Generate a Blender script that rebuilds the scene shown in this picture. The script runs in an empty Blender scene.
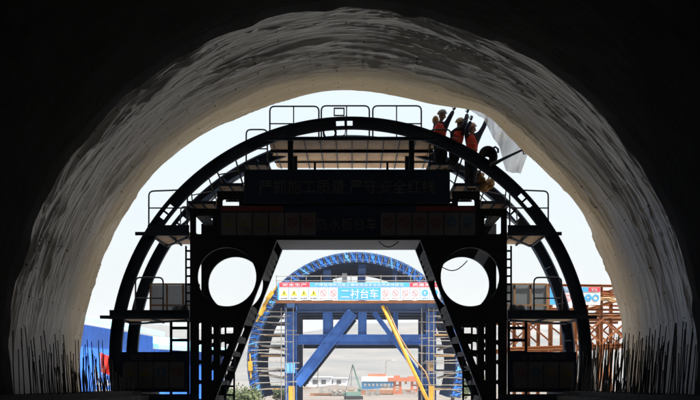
import bpy, bmesh, math, random
import numpy as np
from mathutils import Vector, Matrix
random.seed(7)
R = math.radians
scene = bpy.context.scene
COL = scene.collection

# ------------------------------------------------------------------ camera
F = 1640.0            # focal length in photo pixels (700 wide)
VX, VY = 353.0, 382.0  # where the level line of sight lands in the photo
CZ = 1.6              # eye height
cam = bpy.data.cameras.new('camera')
camo = bpy.data.objects.new('camera', cam)
COL.objects.link(camo)
cam.sensor_width = 36
cam.lens = F / 700 * 36
cam.shift_x = (350 - VX) / 700
cam.shift_y = (VY - 200) / 700
cam.clip_start = 0.1
cam.clip_end = 9000
camo.location = (0, 0, CZ)
camo.rotation_euler = (R(90), 0, 0)
scene.camera = camo

# ------------------------------------------------------------------ light
SUN_EL, SUN_AZ = 57, 118      # azimuth clockwise from +Y: high on the right
world = bpy.data.worlds.new('World')
scene.world = world
world.use_nodes = True
nt = world.node_tree
nt.nodes.clear()
sky = nt.nodes.new('ShaderNodeTexSky')
sky.sky_type = 'NISHITA'
sky.sun_disc = False
sky.sun_elevation = R(SUN_EL)
sky.sun_rotation = R(SUN_AZ)
sky.air_density = 1.5
sky.dust_density = 2.5
sky.ozone_density = 4.0
bg = nt.nodes.new('ShaderNodeBackground')
bg.inputs[1].default_value = 0.15
wo = nt.nodes.new('ShaderNodeOutputWorld')
veil = nt.nodes.new('ShaderNodeMix')          # thin even cloud veil over the blue sky
veil.data_type = 'RGBA'
veil.inputs[0].default_value = 0.85
wtc = nt.nodes.new('ShaderNodeTexCoord')
wsp = nt.nodes.new('ShaderNodeSeparateXYZ'); nt.links.new(wtc.outputs['Generated'], wsp.inputs[0])
wcl = nt.nodes.new('ShaderNodeMath'); wcl.operation = 'MAXIMUM'; wcl.inputs[1].default_value = 0; nt.links.new(wsp.outputs[2], wcl.inputs[0])
wma = nt.nodes.new('ShaderNodeMath'); wma.operation = 'MULTIPLY_ADD'; wma.inputs[1].default_value = 2.0; wma.inputs[2].default_value = 1.0
nt.links.new(wcl.outputs[0], wma.inputs[0])                  # overcast sky law: zenith three times the horizon
wsc = nt.nodes.new('ShaderNodeVectorMath'); wsc.operation = 'SCALE'; wsc.inputs[0].default_value = (1.06, 1.14, 1.24)
nt.links.new(wma.outputs[0], wsc.inputs['Scale'])
nt.links.new(wsc.outputs[0], veil.inputs[7])
nt.links.new(sky.outputs[0], veil.inputs[6])
nt.links.new(veil.outputs[2], bg.inputs[0])
nt.links.new(bg.outputs[0], wo.inputs[0])
sl = bpy.data.lights.new('sun', 'SUN')
sl.energy = 4.3
sl.angle = R(2)
sl.color = (1.0, 0.955, 0.89)
suno = bpy.data.objects.new('sun', sl)
COL.objects.link(suno)
sd = Vector((math.sin(R(SUN_AZ)) * math.cos(R(SUN_EL)), math.cos(R(SUN_AZ)) * math.cos(R(SUN_EL)), math.sin(R(SUN_EL))))
suno.rotation_euler = sd.to_track_quat('Z', 'Y').to_euler()
suno.location = sd * 60 + Vector((0, 60, 0))
scene.view_settings.view_transform = 'Standard'
scene.view_settings.look = 'None'
scene.view_settings.gamma = 1
scene.view_settings.exposure = 1.72
scene.view_settings.use_curve_mapping = False
scene.render.engine = 'CYCLES'
scene.cycles.use_denoising = True
scene.cycles.max_bounces = 10
scene.cycles.diffuse_bounces = 6
scene.cycles.volume_bounces = 1
scene.cycles.transparent_max_bounces = 12

# ------------------------------------------------------------------ helpers
def W(px, py, Y):
    """photo pixel at a real distance Y -> world point"""
    return Vector(((px - VX) / F * Y, Y, CZ + (VY - py) / F * Y))

def mat(name, col, rough=0.7, metal=0.0, var=0.25, scale=3.0, bump=0.0, bscale=20.0, col2=None, spec=0.4, stretch=(1, 1, 1)):
    m = bpy.data.materials.new(name)
    m.use_nodes = True
    n, l = m.node_tree.nodes, m.node_tree.links
    b = n['Principled BSDF']
    b.inputs['Roughness'].default_value = rough
    b.inputs['Metallic'].default_value = metal
    b.inputs['Specular IOR Level'].default_value = spec
    tc = n.new('ShaderNodeTexCoord')
    mp = n.new('ShaderNodeMapping')
    mp.inputs['Scale'].default_value = stretch
    l.new(tc.outputs['Object'], mp.inputs['Vector'])
    no = n.new('ShaderNodeTexNoise')
    no.inputs['Scale'].default_value = scale
    no.inputs['Detail'].default_value = 6
    no.inputs['Roughness'].default_value = 0.65
    l.new(mp.outputs[0], no.inputs['Vector'])
    r = n.new('ShaderNodeValToRGB')
    r.color_ramp.elements[0].position = 0.32
    r.color_ramp.elements[1].position = 0.68
    c2 = col2 if col2 else tuple(min(1, c * (1 + var)) for c in col)
    c1 = col if col2 else tuple(c * (1 - var) for c in col)
    r.color_ramp.elements[0].color = (*c1, 1)
    r.color_ramp.elements[1].color = (*c2, 1)
    l.new(no.outputs['Fac'], r.inputs[0])
    l.new(r.outputs[0], b.inputs['Base Color'])
    if bump:
        n2 = n.new('ShaderNodeTexNoise')
        n2.inputs['Scale'].default_value = bscale
        n2.inputs['Detail'].default_value = 5
        l.new(mp.outputs[0], n2.inputs['Vector'])
        bp = n.new('ShaderNodeBump')
        bp.inputs['Strength'].default_value = bump
        bp.inputs['Distance'].default_value = 0.05
        l.new(n2.outputs['Fac'], bp.inputs['Height'])
        l.new(bp.outputs[0], b.inputs['Normal'])
    return m

M = {}
M['dark_steel'] = mat('dark_steel', (0.018, 0.026, 0.042), 0.8, 0, 0.35, 2.5, spec=0.1)
M['dark_steel2'] = mat('black_steel', (0.012, 0.0135, 0.016), 0.85, 0, 0.3, 2.5, spec=0.08)
M['rail'] = mat('rail_steel', (0.035, 0.035, 0.04), 0.5, 0, 0.3, 4)
M['plank'] = mat('plank_wood', (0.20, 0.115, 0.05), 0.85, 0, 0.3, 2.0, 0.3, 30, col2=(0.38, 0.24, 0.12), stretch=(1, 0.15, 1))
M['net'] = mat('board_grey', (0.22, 0.24, 0.26), 0.8, 0, 0.2, 3)
nn = M['net'].node_tree
_t = nn.nodes.new('ShaderNodeBsdfTranslucent'); _t.inputs[0].default_value = (0.36, 0.37, 0.37, 1)
_m = nn.nodes.new('ShaderNodeMixShader'); _m.inputs[0].default_value = 0.6
nn.links.new(nn.nodes['Principled BSDF'].outputs[0], _m.inputs[1]); nn.links.new(_t.outputs[0], _m.inputs[2])
nn.links.new(_m.outputs[0], nn.nodes['Material Output'].inputs[0])
M['rust_frame'] = mat('brown_frame', (0.25, 0.14, 0.06), 0.7, 0, 0.3, 5)
M['sign_navy'] = mat('sign_navy', (0.007, 0.013, 0.032), 0.75, 0, 0.15, 2, spec=0.1)
M['sign_white'] = mat('sign_white', (0.54, 0.56, 0.58), 0.6, 0, 0.06, 2)
M['sign_shaded'] = mat('sign_white_shaded', (0.06, 0.06, 0.064), 0.8, 0, 0.3, 2, spec=0.1)  # white darkened to put the tunnel shade into the front trolley's colours
M['sign_red'] = mat('sign_red', (0.55, 0.04, 0.06), 0.6, 0, 0.12, 2)
M['sign_cyan'] = mat('sign_cyan', (0.05, 0.28, 0.56), 0.6, 0, 0.12, 2)
M['sign_yellow'] = mat('sign_yellow', (0.75, 0.55, 0.03), 0.6, 0, 0.1, 2)
M['dim_yellow'] = mat('sign_yellow_shaded', (0.085, 0.07, 0.02), 0.8, 0, 0.2, 2, spec=0.1)  # yellow, red and blue sign colours darkened alike, tunnel shade painted in
M['dim_red'] = mat('sign_red_shaded', (0.085, 0.02, 0.02), 0.8, 0, 0.2, 2, spec=0.1)
M['dim_blue'] = mat('sign_blue_shaded', (0.02, 0.05, 0.09), 0.8, 0, 0.2, 2, spec=0.1)
M['sign_ink'] = mat('sign_ink', (0.03, 0.03, 0.03), 0.7, 0, 0.1, 2)
M['pink_ink'] = mat('sign_pale_red', (0.7, 0.25, 0.25), 0.7, 0, 0.1, 2)
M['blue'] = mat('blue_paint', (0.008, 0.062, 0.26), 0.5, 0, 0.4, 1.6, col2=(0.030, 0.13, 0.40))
M['blue_dark'] = mat('blue_shaded', (0.016, 0.05, 0.14), 0.6, 0, 0.4, 1.2, col2=(0.03, 0.085, 0.22))  # darkened blue: shade of inner and rear parts put into the paint colour
M['blue_mid'] = mat('blue_mid', (0.03, 0.16, 0.50), 0.45, 0, 0.3, 1.5)
M['blue_light'] = mat('blue_pale', (0.10, 0.30, 0.56), 0.5, 0, 0.25, 1.5)
M['yellow'] = mat('yellow_paint', (0.50, 0.27, 0.025), 0.5, 0, 0.25, 2)
M['orange'] = mat('orange_rust', (0.19, 0.062, 0.020), 0.75, 0, 0.35, 2.2, col2=(0.34, 0.125, 0.04))
M['board'] = mat('scaffold_board', (0.24, 0.15, 0.07), 0.8, 0, 0.3, 2)
M['pipe'] = mat('scaffold_pipe', (0.22, 0.20, 0.18), 0.5, 0.3, 0.3, 4)
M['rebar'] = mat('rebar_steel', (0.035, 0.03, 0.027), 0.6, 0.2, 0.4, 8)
M['rebar_pale'] = mat('rebar_sunlit', (0.22, 0.20, 0.18), 0.7, 0, 0.3, 8)  # lightened rebar steel: outdoor sunlight put into the colour
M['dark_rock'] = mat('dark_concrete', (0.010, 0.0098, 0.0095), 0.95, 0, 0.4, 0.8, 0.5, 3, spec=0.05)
M['concrete'] = mat('damp_concrete', (0.06, 0.057, 0.053), 0.9, 0, 0.3, 1.2, 0.4, 8, spec=0.1)
M['earth'] = mat('earth', (0.085, 0.073, 0.062), 0.95, 0, 0.3, 0.06, 0.5, 0.8, col2=(0.165, 0.14, 0.118))
M['concrete_pale'] = mat('concrete_blocks', (0.25, 0.24, 0.22), 0.9, 0, 0.3, 2)
M['bounce_apron'] = mat('bounce_concrete', (0.44, 0.42, 0.385), 0.9, 0, 0.2, 0.3, 0.3, 4, col2=(0.58, 0.56, 0.53))  # bright tone for the added light-bouncing ground
M['hill'] = mat('hill_soil', (0.050, 0.060, 0.060), 0.95, 0, 0.3, 0.03, col2=(0.125, 0.112, 0.10))
M['shed_wall'] = mat('shed_blue', (0.020, 0.12, 0.47), 0.6, 0, 0.3, 0.8)
M['shed_roof'] = mat('shed_roof', (0.22, 0.50, 0.66), 0.6, 0, 0.12, 0.8)
M['far_white'] = mat('far_white', (0.6, 0.62, 0.64), 0.7, 0, 0.1, 0.5)
M['far_blue'] = mat('far_blue', (0.08, 0.34, 0.62), 0.7, 0, 0.1, 0.5)
M['far_red'] = mat('far_orange', (0.42, 0.14, 0.075), 0.7, 0, 0.2, 0.5)
M['crane_green'] = mat('crane_green', (0.16, 0.25, 0.21), 0.6, 0, 0.2, 0.8)
M['leaf'] = mat('leaf_green', (0.03, 0.05, 0.018), 0.8, 0, 0.4, 1.2, col2=(0.09, 0.105, 0.04))
M['bark'] = mat('bark_brown', (0.09, 0.06, 0.04), 0.9, 0, 0.3, 4)
M['red_cloth'] = mat('red_cloth', (0.6, 0.035, 0.03), 0.8, 0, 0.15, 3)
M['vest'] = mat('vest_red', (0.58, 0.04, 0.014), 0.75, 0, 0.15, 6)
M['strip'] = mat('reflective_strip', (0.30, 0.26, 0.16), 0.5, 0, 0.1, 6)
M['navy_cloth'] = mat('navy_cloth', (0.022, 0.026, 0.04), 0.9, 0, 0.3, 8)
M['skin'] = mat('skin', (0.30, 0.16, 0.10), 0.6, 0, 0.1, 8)
M['helmet_y'] = mat('helmet_yellow', (0.26, 0.16, 0.05), 0.45, 0, 0.1, 6)
M['helmet_o'] = mat('helmet_orange', (0.30, 0.13, 0.045), 0.45, 0, 0.1, 6)
M['helmet_b'] = mat('helmet_brown', (0.12, 0.08, 0.045), 0.5, 0, 0.1, 6)
M['glove'] = mat('glove_dark', (0.06, 0.055, 0.05), 0.9, 0, 0.2, 9)
M['boot'] = mat('boot_black', (0.02, 0.02, 0.02), 0.7, 0, 0.2, 9)
M['tarp_tan'] = mat('tarp_tan', (0.34, 0.19, 0.07), 0.85, 0, 0.25, 5, 0.4, 20)
M['rubber'] = mat('rubber_black', (0.015, 0.015, 0.016), 0.6, 0, 0.2, 6)
M['silver'] = mat('white_box', (0.45, 0.45, 0.45), 0.5, 0, 0.1, 3)

class MB:
    """collects shapes into ONE mesh"""
    def __init__(s): s.v, s.f = [], []
    def add(s, vs, fs):
        o = len(s.v)
        s.v += [Vector(p) for p in vs]
        s.f += [tuple(i + o for i in f) for f in fs]
        return s
    def box(s, c, d, rot=None):
        c = Vector(c); x, y, z = d[0] / 2, d[1] / 2, d[2] / 2
        vs = [Vector(p) for p in ((-x, -y, -z), (x, -y, -z), (x, y, -z), (-x, y, -z), (-x, -y, z), (x, -y, z), (x, y, z), (-x, y, z))]
        if rot is not None: vs = [rot @ p for p in vs]
        return s.add([p + c for p in vs], [(0, 3, 2, 1), (4, 5, 6, 7), (0, 1, 5, 4), (1, 2, 6, 5), (2, 3, 7, 6), (3, 0, 4, 7)])
    def mm(s, a, b):
        a, b = Vector(a), Vector(b)
        return s.box((a + b) / 2, (abs(b.x - a.x), abs(b.y - a.y), abs(b.z - a.z)))
    def bar(s, p, q, w, h, up=(0, 1, 0)):
        """rectangular bar: w across, h along the 'up' hint"""
        p, q = Vector(p), Vector(q)
        d = (q - p); L = d.length; d.normalize()
        u = Vector(up); u = (u - d * u.dot(d)).normalized()
        r = d.cross(u)
        rot = Matrix((r, u, d)).transposed()
        return s.box((p + q) / 2, (w, h, L), rot)
    def ibar(s, p, q, w, h, up=(0, 1, 0), t=0.03):
        p, q = Vector(p), Vector(q)
        d = (q - p).normalized()
        u = Vector(up); u = (u - d * u.dot(d)).normalized(); r = d.cross(u)
        s.bar(p + r * (w / 2 - t / 2), q + r * (w / 2 - t / 2), t, h, u)
        s.bar(p - r * (w / 2 - t / 2), q - r * (w / 2 - t / 2), t, h, u)
        s.bar(p, q, w - 2 * t, t, u)
        return s
    def path(s, pts, rad, n=6, closed=False):
        pts = [Vector(p) for p in pts]
        k = len(pts); rings = []
        prev = None
        for i, p in enumerate(pts):
            a = pts[(i - 1) % k] if (i or closed) else p
            b = pts[(i + 1) % k] if (i < k - 1 or closed) else p
            d = (b - a).normalized()
            ref = prev if prev is not None else (Vector((0, 0, 1)) if abs(d.z) < 0.9 else Vector((0, 1, 0)))
            u = (ref - d * ref.dot(d))
            if u.length < 1e-4: u = d.orthogonal()
            u.normalize(); prev = u
            w = d.cross(u)
            rr = rad[i] if isinstance(rad, (list, tuple)) else rad
            rings.append([p + (u * math.cos(2 * math.pi * j / n) + w * math.sin(2 * math.pi * j / n)) * rr for j in range(n)])
        vs = [p for r in rings for p in r]; fs = []
        for i in range(k if closed else k - 1):
            for j in range(n):
                a, b = i * n + j, i * n + (j + 1) % n
                i2 = (i + 1) % k
                fs.append((a, b, i2 * n + (j + 1) % n, i2 * n + j))
        if not closed:
            fs.append(tuple(range(n - 1, -1, -1)))
            fs.append(tuple((k - 1) * n + j for j in range(n)))
        return s.add(vs, fs)
    def tube(s, p, q, r, n=6): return s.path([p, q], r, n)
    def ball(s, c, r, seg=10, rings=7, sq=(1, 1, 1), zmin=-1.0):
        c = Vector(c); vs = []; fs = []
        for i in range(rings + 1):
            t = zmin + (1 - zmin) * i / rings
            t = max(-1, min(1, math.sin(math.pi / 2 * t))) if zmin == -1 else math.sin(math.asin(max(-1, zmin)) + (math.pi / 2 - math.asin(max(-1, zmin))) * i / rings)
            q = math.sqrt(max(0, 1 - t * t)) + 1e-4
            for j in range(seg):
                a = 2 * math.pi * j / seg
                vs.append(c + Vector((q * math.cos(a) * r * sq[0], q * math.sin(a) * r * sq[1], t * r * sq[2])))
        for i in range(rings):
            for j in range(seg):
                fs.append((i * seg + j, i * seg + (j + 1) % seg, (i + 1) * seg + (j + 1) % seg, (i + 1) * seg + j))
        fs.append(tuple(range(seg - 1, -1, -1)))
        fs.append(tuple(rings * seg + j for j in range(seg)))
        return s.add(vs, fs)
    def build(s, name, m, parent=None, smooth=False):
        off = origin(parent)
        me = bpy.data.meshes.new(name)
        me.from_pydata([tuple(p - off) for p in s.v], [], s.f)
        me.materials.append(m)
        if smooth: me.polygons.foreach_set('use_smooth', [True] * len(me.polygons))
        me.update()
        o = bpy.data.objects.new(name, me)
        COL.objects.link(o)
        if parent: o.parent = parent
        return o

def origin(p):
    o = Vector((0, 0, 0))
    while p:
        o += Vector(p.location); p = p.parent
    return o

def thing(name, label, cat, loc, group=None):
    o = bpy.data.objects.new(name, None)
    o.empty_display_size = 0.3
    COL.objects.link(o)
    o.location = loc
    return tag(o, label, cat, group)

def tag(o, label, cat, group=None):
    o['label'] = label; o['category'] = cat
    if group: o['group'] = group
    return o

def structure(o):
    o['kind'] = 'structure'; return o

def curve_mesh(o):
    dg = bpy.context.evaluated_depsgraph_get()
    me = bpy.data.meshes.new_from_object(o.evaluated_get(dg))
    return me

def plate(name, outlines, y0, th, m, parent):
    """flat plate in the x-z plane with holes, thickness th along y from y0"""
    cu = bpy.data.curves.new(name, 'CURVE')
    cu.dimensions = '2D'; cu.fill_mode = 'BOTH'; cu.extrude = th / 2
    for pts in outlines:
        sp = cu.splines.new('POLY')
        sp.points.add(len(pts) - 1)
        for i, (x, z) in enumerate(pts): sp.points[i].co = (x, z, 0, 1)
        sp.use_cyclic_u = True
    t = bpy.data.objects.new('tmp', cu)
    COL.objects.link(t)
    me = curve_mesh(t)
    bpy.data.objects.remove(t); bpy.data.curves.remove(cu)
    off = origin(parent)
    for v in me.vertices:
        x, z, d = v.co
        v.co = Vector((x, y0 + th / 2 - d, z)) - off
    me.name = name
    me.materials.clear(); me.materials.append(m)
    o = bpy.data.objects.new(name, me)
    COL.objects.link(o); o.parent = parent
    return o

def text(name, s, c, h, m, parent, width=None, depth=0.012):
    """lettering facing the camera side (-y), centred on c; h = cap height in metres"""
    cu = bpy.data.curves.new(name, 'FONT')
    cu.body = s; cu.align_x = 'CENTER'; cu.align_y = 'CENTER'; cu.extrude = 0.5
    t = bpy.data.objects.new('tmp', cu); COL.objects.link(t)
    me = curve_mesh(t)
    bpy.data.objects.remove(t); bpy.data.curves.remove(cu)
    n = len(me.vertices)
    co = np.empty(n * 3); me.vertices.foreach_get('co', co); co = co.reshape(-1, 3)
    mn, mx = co.min(0), co.max(0)
    ctr = (mn + mx) / 2
    kz = h / (mx[1] - mn[1]); kx = kz if width is None else width / (mx[0] - mn[0])
    off = origin(parent)
    out = np.stack([(co[:, 0] - ctr[0]) * kx + c[0] - off.x, -(co[:, 2]) * depth + c[1] - off.y, (co[:, 1] - ctr[1]) * kz + c[2] - off.z], 1)
    me.vertices.foreach_set('co', out.ravel())
    me.name = name; me.materials.clear(); me.materials.append(m); me.update()
    o = bpy.data.objects.new(name, me); COL.objects.link(o); o.parent = parent
    return o

def circle_pts(cx, cz, r, n=48, ccw=True):
    return [(cx + r * math.cos(2 * math.pi * i / n), cz + r * math.sin(2 * math.pi * i / n)) for i in range(n)]

# numpy value noise, periodic-free
def vnoise(x, y, seed=0):
    xi, yi = np.floor(x).astype(np.int64), np.floor(y).astype(np.int64)
    fx, fy = x - xi, y - yi
    def h(a, b):
        n = (a * 374761393 + b * 668265263 + seed * 982451653) & 0x7fffffff
        n = (n ^ (n >> 13)) * 1274126177 & 0x7fffffff
        n = (n ^ (n >> 16)) * 374761393 & 0x7fffffff
        return ((n ^ (n >> 11)) & 0xffff) / 65535.0
    u, v = fx * fx * fx * (fx * (fx * 6 - 15) + 10), fy * fy * fy * (fy * (fy * 6 - 15) + 10)
    return (h(xi, yi) * (1 - u) + h(xi + 1, yi) * u) * (1 - v) + (h(xi, yi + 1) * (1 - u) + h(xi + 1, yi + 1) * u) * v

def grid_mesh(name, P, m, smooth=True, parent=None, uv=None):
    a, b = P.shape[0], P.shape[1]
    me = bpy.data.meshes.new(name)
    idx = np.arange(a * b).reshape(a, b)
    q = np.stack([idx[:-1, :-1], idx[1:, :-1], idx[1:, 1:], idx[:-1, 1:]], -1).reshape(-1, 4)
    off = np.array(origin(parent))
    me.from_pydata((P.reshape(-1, 3) - off).tolist(), [], q.tolist())
    if uv is not None:
        ul = me.uv_layers.new(name='uv')
        vi = np.empty(len(me.loops), dtype=np.int64); me.loops.foreach_get('vertex_index', vi)
        ul.data.foreach_set('uv', uv.reshape(-1, 2)[vi].ravel())
    if smooth: me.polygons.foreach_set('use_smooth', [True] * len(me.polygons))
    me.materials.append(m); me.update()
    o = bpy.data.objects.new(name, me); COL.objects.link(o)
    if parent: o.parent = parent
    return o

# ================================================================== ground, hills
g = MB()
N = 40
o = structure(MB().add([(-2000, -60, 0), (2000, -60, 0), (2000, 2000, 0), (-2000, 2000, 0)], [(0, 1, 2, 3)]).build('ground', M['earth']))

structure(MB().add([(-16, 20, .004), (16, 20, .004), (22, 110, .004), (-22, 110, .004)], [(0, 1, 2, 3)]).build('bounce_pavement', M['bounce_apron']))  # unseen pale patch added to bounce light up onto the sheeting
xs = np.linspace(-700, 700, 180); ys = np.linspace(560, 1500, 120)
X, Y = np.meshgrid(xs, ys, indexing='ij')
ridge = 24 + 7 * np.sin(X / 170 + 1.3) + 9 * (vnoise(X / 120 + 5, Y / 300, 3) - 0.5) * 2 + 5 * (vnoise(X / 45, Y / 60, 4) - 0.5) * 2
ramp = np.clip((Y - 560) / 480, 0, 1); ramp = ramp * ramp * (3 - 2 * ramp)
fall = 1 - 0.5 * np.clip((Y - 1150) / 350, 0, 1)
Z = -0.3 + ridge * ramp * fall + 3.2 * (vnoise(X / 22, Y / 26, 8) - 0.5) * ramp + 5 * (vnoise(X / 60, Y / 50, 9) - .5) * ramp
structure(grid_mesh('hills', np.stack([X, Y, Z], -1), M['hill']))

# ================================================================== tunnel
TZ = 2.14           # height of the vault centre
R_DARK, R_MEM = 6.40, 6.98
Y_DARK, Y_END = 30.6, 42.5
A0 = -R(18.0)

# finished dark vault nearer the camera
th = np.linspace(A0, math.pi - A0, 160); yy = np.linspace(-24, Y_DARK, 70)
T, YY = np.meshgrid(th, yy, indexing='ij')
rr = R_DARK + 0.055 * (vnoise(T * 4.2 + 9, YY * 0.5, 1) - 0.5) + 0.045 * (vnoise(T * 17, YY * 1.7, 2) - 0.5) * 2
P = np.stack([rr * np.cos(T), YY, TZ + rr * np.sin(T)], -1)
# end ring turning outward to the membrane
ring = np.stack([(R_MEM + 0.5) * np.cos(T[:, -1:]), YY[:, -1:], TZ + (R_MEM + 0.5) * np.sin(T[:, -1:])], -1)
ring0 = np.stack([0 * T[:, :1], YY[:, :1], 0 * T[:, :1] + TZ], -1)
P = np.concatenate([ring0, P, ring], 1)
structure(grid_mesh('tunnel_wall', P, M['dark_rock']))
# rock mass above: outer shell and portal face, keeps the sun out of the tunnel
th2 = np.linspace(A0 * 1.15, math.pi - A0 * 1.15, 90)
prof = [(-24.5, 0.2), (-24.5, 9.5), (Y_END - 1.7, 24.0), (Y_END - 1.7, R_MEM + 1.2), (Y_END - 6.5, R_MEM + 0.38), (Y_DARK + 0.05, R_MEM + 0.38)]  # unseen face raised to shade the workers, mouth flared to let daylight behind sheet
P = np.stack([np.stack([r * np.cos(th2), np.full_like(th2, y), TZ + r * np.sin(th2)], -1) for y, r in prof], 1)
structure(grid_mesh('tunnel_portal_rock', P, M['concrete'], smooth=False))

# white geotextile sheeting on the vault
def membrane_material():
    m = bpy.data.materials.new('white_geotextile'); m.use_nodes = True
    n, l = m.node_tree.nodes, m.node_tree.links
    b = n['Principled BSDF']; b.inputs['Roughness'].default_value = 0.40; b.inputs['Specular IOR Level'].default_value = 0.6
    uv = n.new('ShaderNodeUVMap')
    mp = n.new('ShaderNodeMapping'); mp.inputs['Scale'].default_value = (0.35, 4.5, 1)
    l.new(uv.outputs[0], mp.inputs[0])
    no = n.new('ShaderNodeTexNoise'); no.inputs['Scale'].default_value = 0.9; no.inputs['Detail'].default_value = 7; no.inputs['Roughness'].default_value = 0.68
    l.new(mp.outputs[0], no.inputs['Vector'])
    r = n.new('ShaderNodeValToRGB')
    r.color_ramp.elements[0].position = 0.36; r.color_ramp.elements[0].color = (0.64, 0.635, 0.62, 1)
    r.color_ramp.elements[1].position = 0.62; r.color_ramp.elements[1].color = (0.90, 0.90, 0.89, 1)
    l.new(no.outputs['Fac'], r.inputs[0])
    # rows of dark fixing washers
    sep = n.new('ShaderNodeSeparateXYZ'); l.new(uv.outputs[0], sep.inputs[0])
    def cell(sock, k, off):
        a = n.new('ShaderNodeMath'); a.operation = 'MULTIPLY_ADD'; a.inputs[1].default_value = k; a.inputs[2].default_value = off
        l.new(sock, a.inputs[0])
        f = n.new('ShaderNodeMath'); f.operation = 'FRACT'; l.new(a.outputs[0], f.inputs[0])
        s = n.new('ShaderNodeMath'); s.operation = 'SUBTRACT'; s.inputs[1].default_value = 0.5; l.new(f.outputs[0], s.inputs[0])
        d = n.new('ShaderNodeMath'); d.operation = 'DIVIDE'; d.inputs[1].default_value = k; l.new(s.outputs[0], d.inputs[0])
        return d.outputs[0]
    wob = n.new('ShaderNodeTexNoise'); wob.inputs['Scale'].default_value = 0.8; l.new(uv.outputs[0], wob.inputs['Vector'])
    wa = n.new('ShaderNodeMath'); wa.operation = 'MULTIPLY_ADD'; wa.inputs[1].default_value = 0.5; l.new(wob.outputs['Fac'], wa.inputs[0]); l.new(sep.outputs[1], wa.inputs[2])
    cx, cy = cell(sep.outputs[0], 1 / 0.62, 0.2), cell(wa.outputs[0], 1 / 0.75, 0.1)
    cm = n.new('ShaderNodeCombineXYZ'); l.new(cx, cm.inputs[0]); 
    cs = n.new('ShaderNodeMath'); cs.operation = 'MULTIPLY'; cs.inputs[1].default_value = 0.5; l.new(cy, cs.inputs[0]); l.new(cs.outputs[0], cm.inputs[1])
    ln = n.new('ShaderNodeVectorMath'); ln.operation = 'LENGTH'; l.new(cm.outputs[0], ln.inputs[0])
    lt = n.new('ShaderNodeMath'); lt.operation = 'LESS_THAN'; lt.inputs[1].default_value = 0.02; l.new(ln.outputs['Value'], lt.inputs[0])
    mx = n.new('ShaderNodeMix'); mx.data_type = 'RGBA'; l.new(lt.outputs[0], mx.inputs[0]); l.new(r.outputs[0], mx.inputs[6]); mx.inputs[7].default_value = (0.10, 0.085, 0.07, 1)
    l.new(mx.outputs[2], b.inputs['Base Color'])
    tl = n.new('ShaderNodeBsdfTranslucent'); tl.inputs[0].default_value = (0.82, 0.57, 0.29, 1)   # daylight through the felt; amber tint paints in the warm rim glow
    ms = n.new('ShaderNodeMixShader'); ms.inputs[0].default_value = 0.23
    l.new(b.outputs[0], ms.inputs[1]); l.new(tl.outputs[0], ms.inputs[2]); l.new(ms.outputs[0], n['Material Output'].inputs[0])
    n2 = n.new('ShaderNodeTexNoise'); n2.inputs['Scale'].default_value = 3.0; n2.inputs['Detail'].default_value = 6; l.new(mp.outputs[0], n2.inputs['Vector'])
    bp = n.new('ShaderNodeBump'); bp.inputs['Strength'].default_value = 0.8; bp.inputs['Distance'].default_value = 0.1
    l.new(n2.outputs['Fac'], bp.inputs['Height']); l.new(bp.outputs[0], b.inputs['Normal'])
    return m
M['membrane'] = membrane_material()
nth, ny = 680, 420
th = np.linspace(A0, math.pi - A0, nth); v = np.linspace(0, 1, ny)
T, V = np.meshgrid(th, v, indexing='ij')
edge = Y_END + 0.5 * (vnoise(T * 3.1 + 2, T * 0, 21) - 0.5) + 0.22 * (vnoise(T * 11, T * 0, 22) - 0.5)
Ym = 29.6 + (edge - 29.6) * V
S = T * R_MEM
sl_ = Ym + 0.22 * S + 0.5 * vnoise(S * 0.35, Ym * 0.3, 30)
def ridged(x, y, s): return 1 - np.abs(2 * vnoise(x, y, s) - 1)
sl2 = Ym - 0.13 * S + 0.6 * vnoise(S * 0.3 + 7, Ym * 0.25, 37)
amp = 0.35 + 0.9 * vnoise(S * 0.45, Ym * 0.5, 38)
d = (0.075 * ridged(S * 0.2, sl_ * 0.8, 31) ** 2 + amp * (0.095 * ridged(S * 0.26 + 3, sl2 * 1.7, 32) ** 3
     + 0.08 * ridged(S * 0.30, sl_ * 3.4, 33) ** 4 + 0.036 * ridged(S * 0.6, sl2 * 7.5, 39) ** 3)
     + 0.09 * (vnoise(S * 0.4, Ym * 0.35, 34) - 0.5))
# overlap joints every two metres
for yj in (31.9, 33.9, 36.0, 38.1, 40.2):
    yw = yj + 0.25 * (vnoise(S * 0.5, S * 0 + yj, 36) - 0.5)
    d += 0.05 / (1 + np.exp(-(Ym - yw) * 30)) - 0.05 / (1 + np.exp(-(Ym - yw - 0.5) * 4))
lowf = np.clip((np.sin(T) + 0.15) / 0.5, 0.35, 1)
rm = R_MEM + 0.10 - d * lowf * (1 - 0.4 * V ** 5) + 0.27 * np.exp(-((T - R(62)) / R(7)) ** 2) * np.clip((V - 0.7) / 0.3, 0, 1) ** 1.5
P = np.stack([rm * np.cos(T), Ym, TZ + rm * np.sin(T)], -1)
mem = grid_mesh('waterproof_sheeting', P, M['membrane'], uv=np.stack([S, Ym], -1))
tag(mem, 'wrinkled white geotextile sheeting lining the whole tunnel vault near its mouth', 'sheeting')

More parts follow.
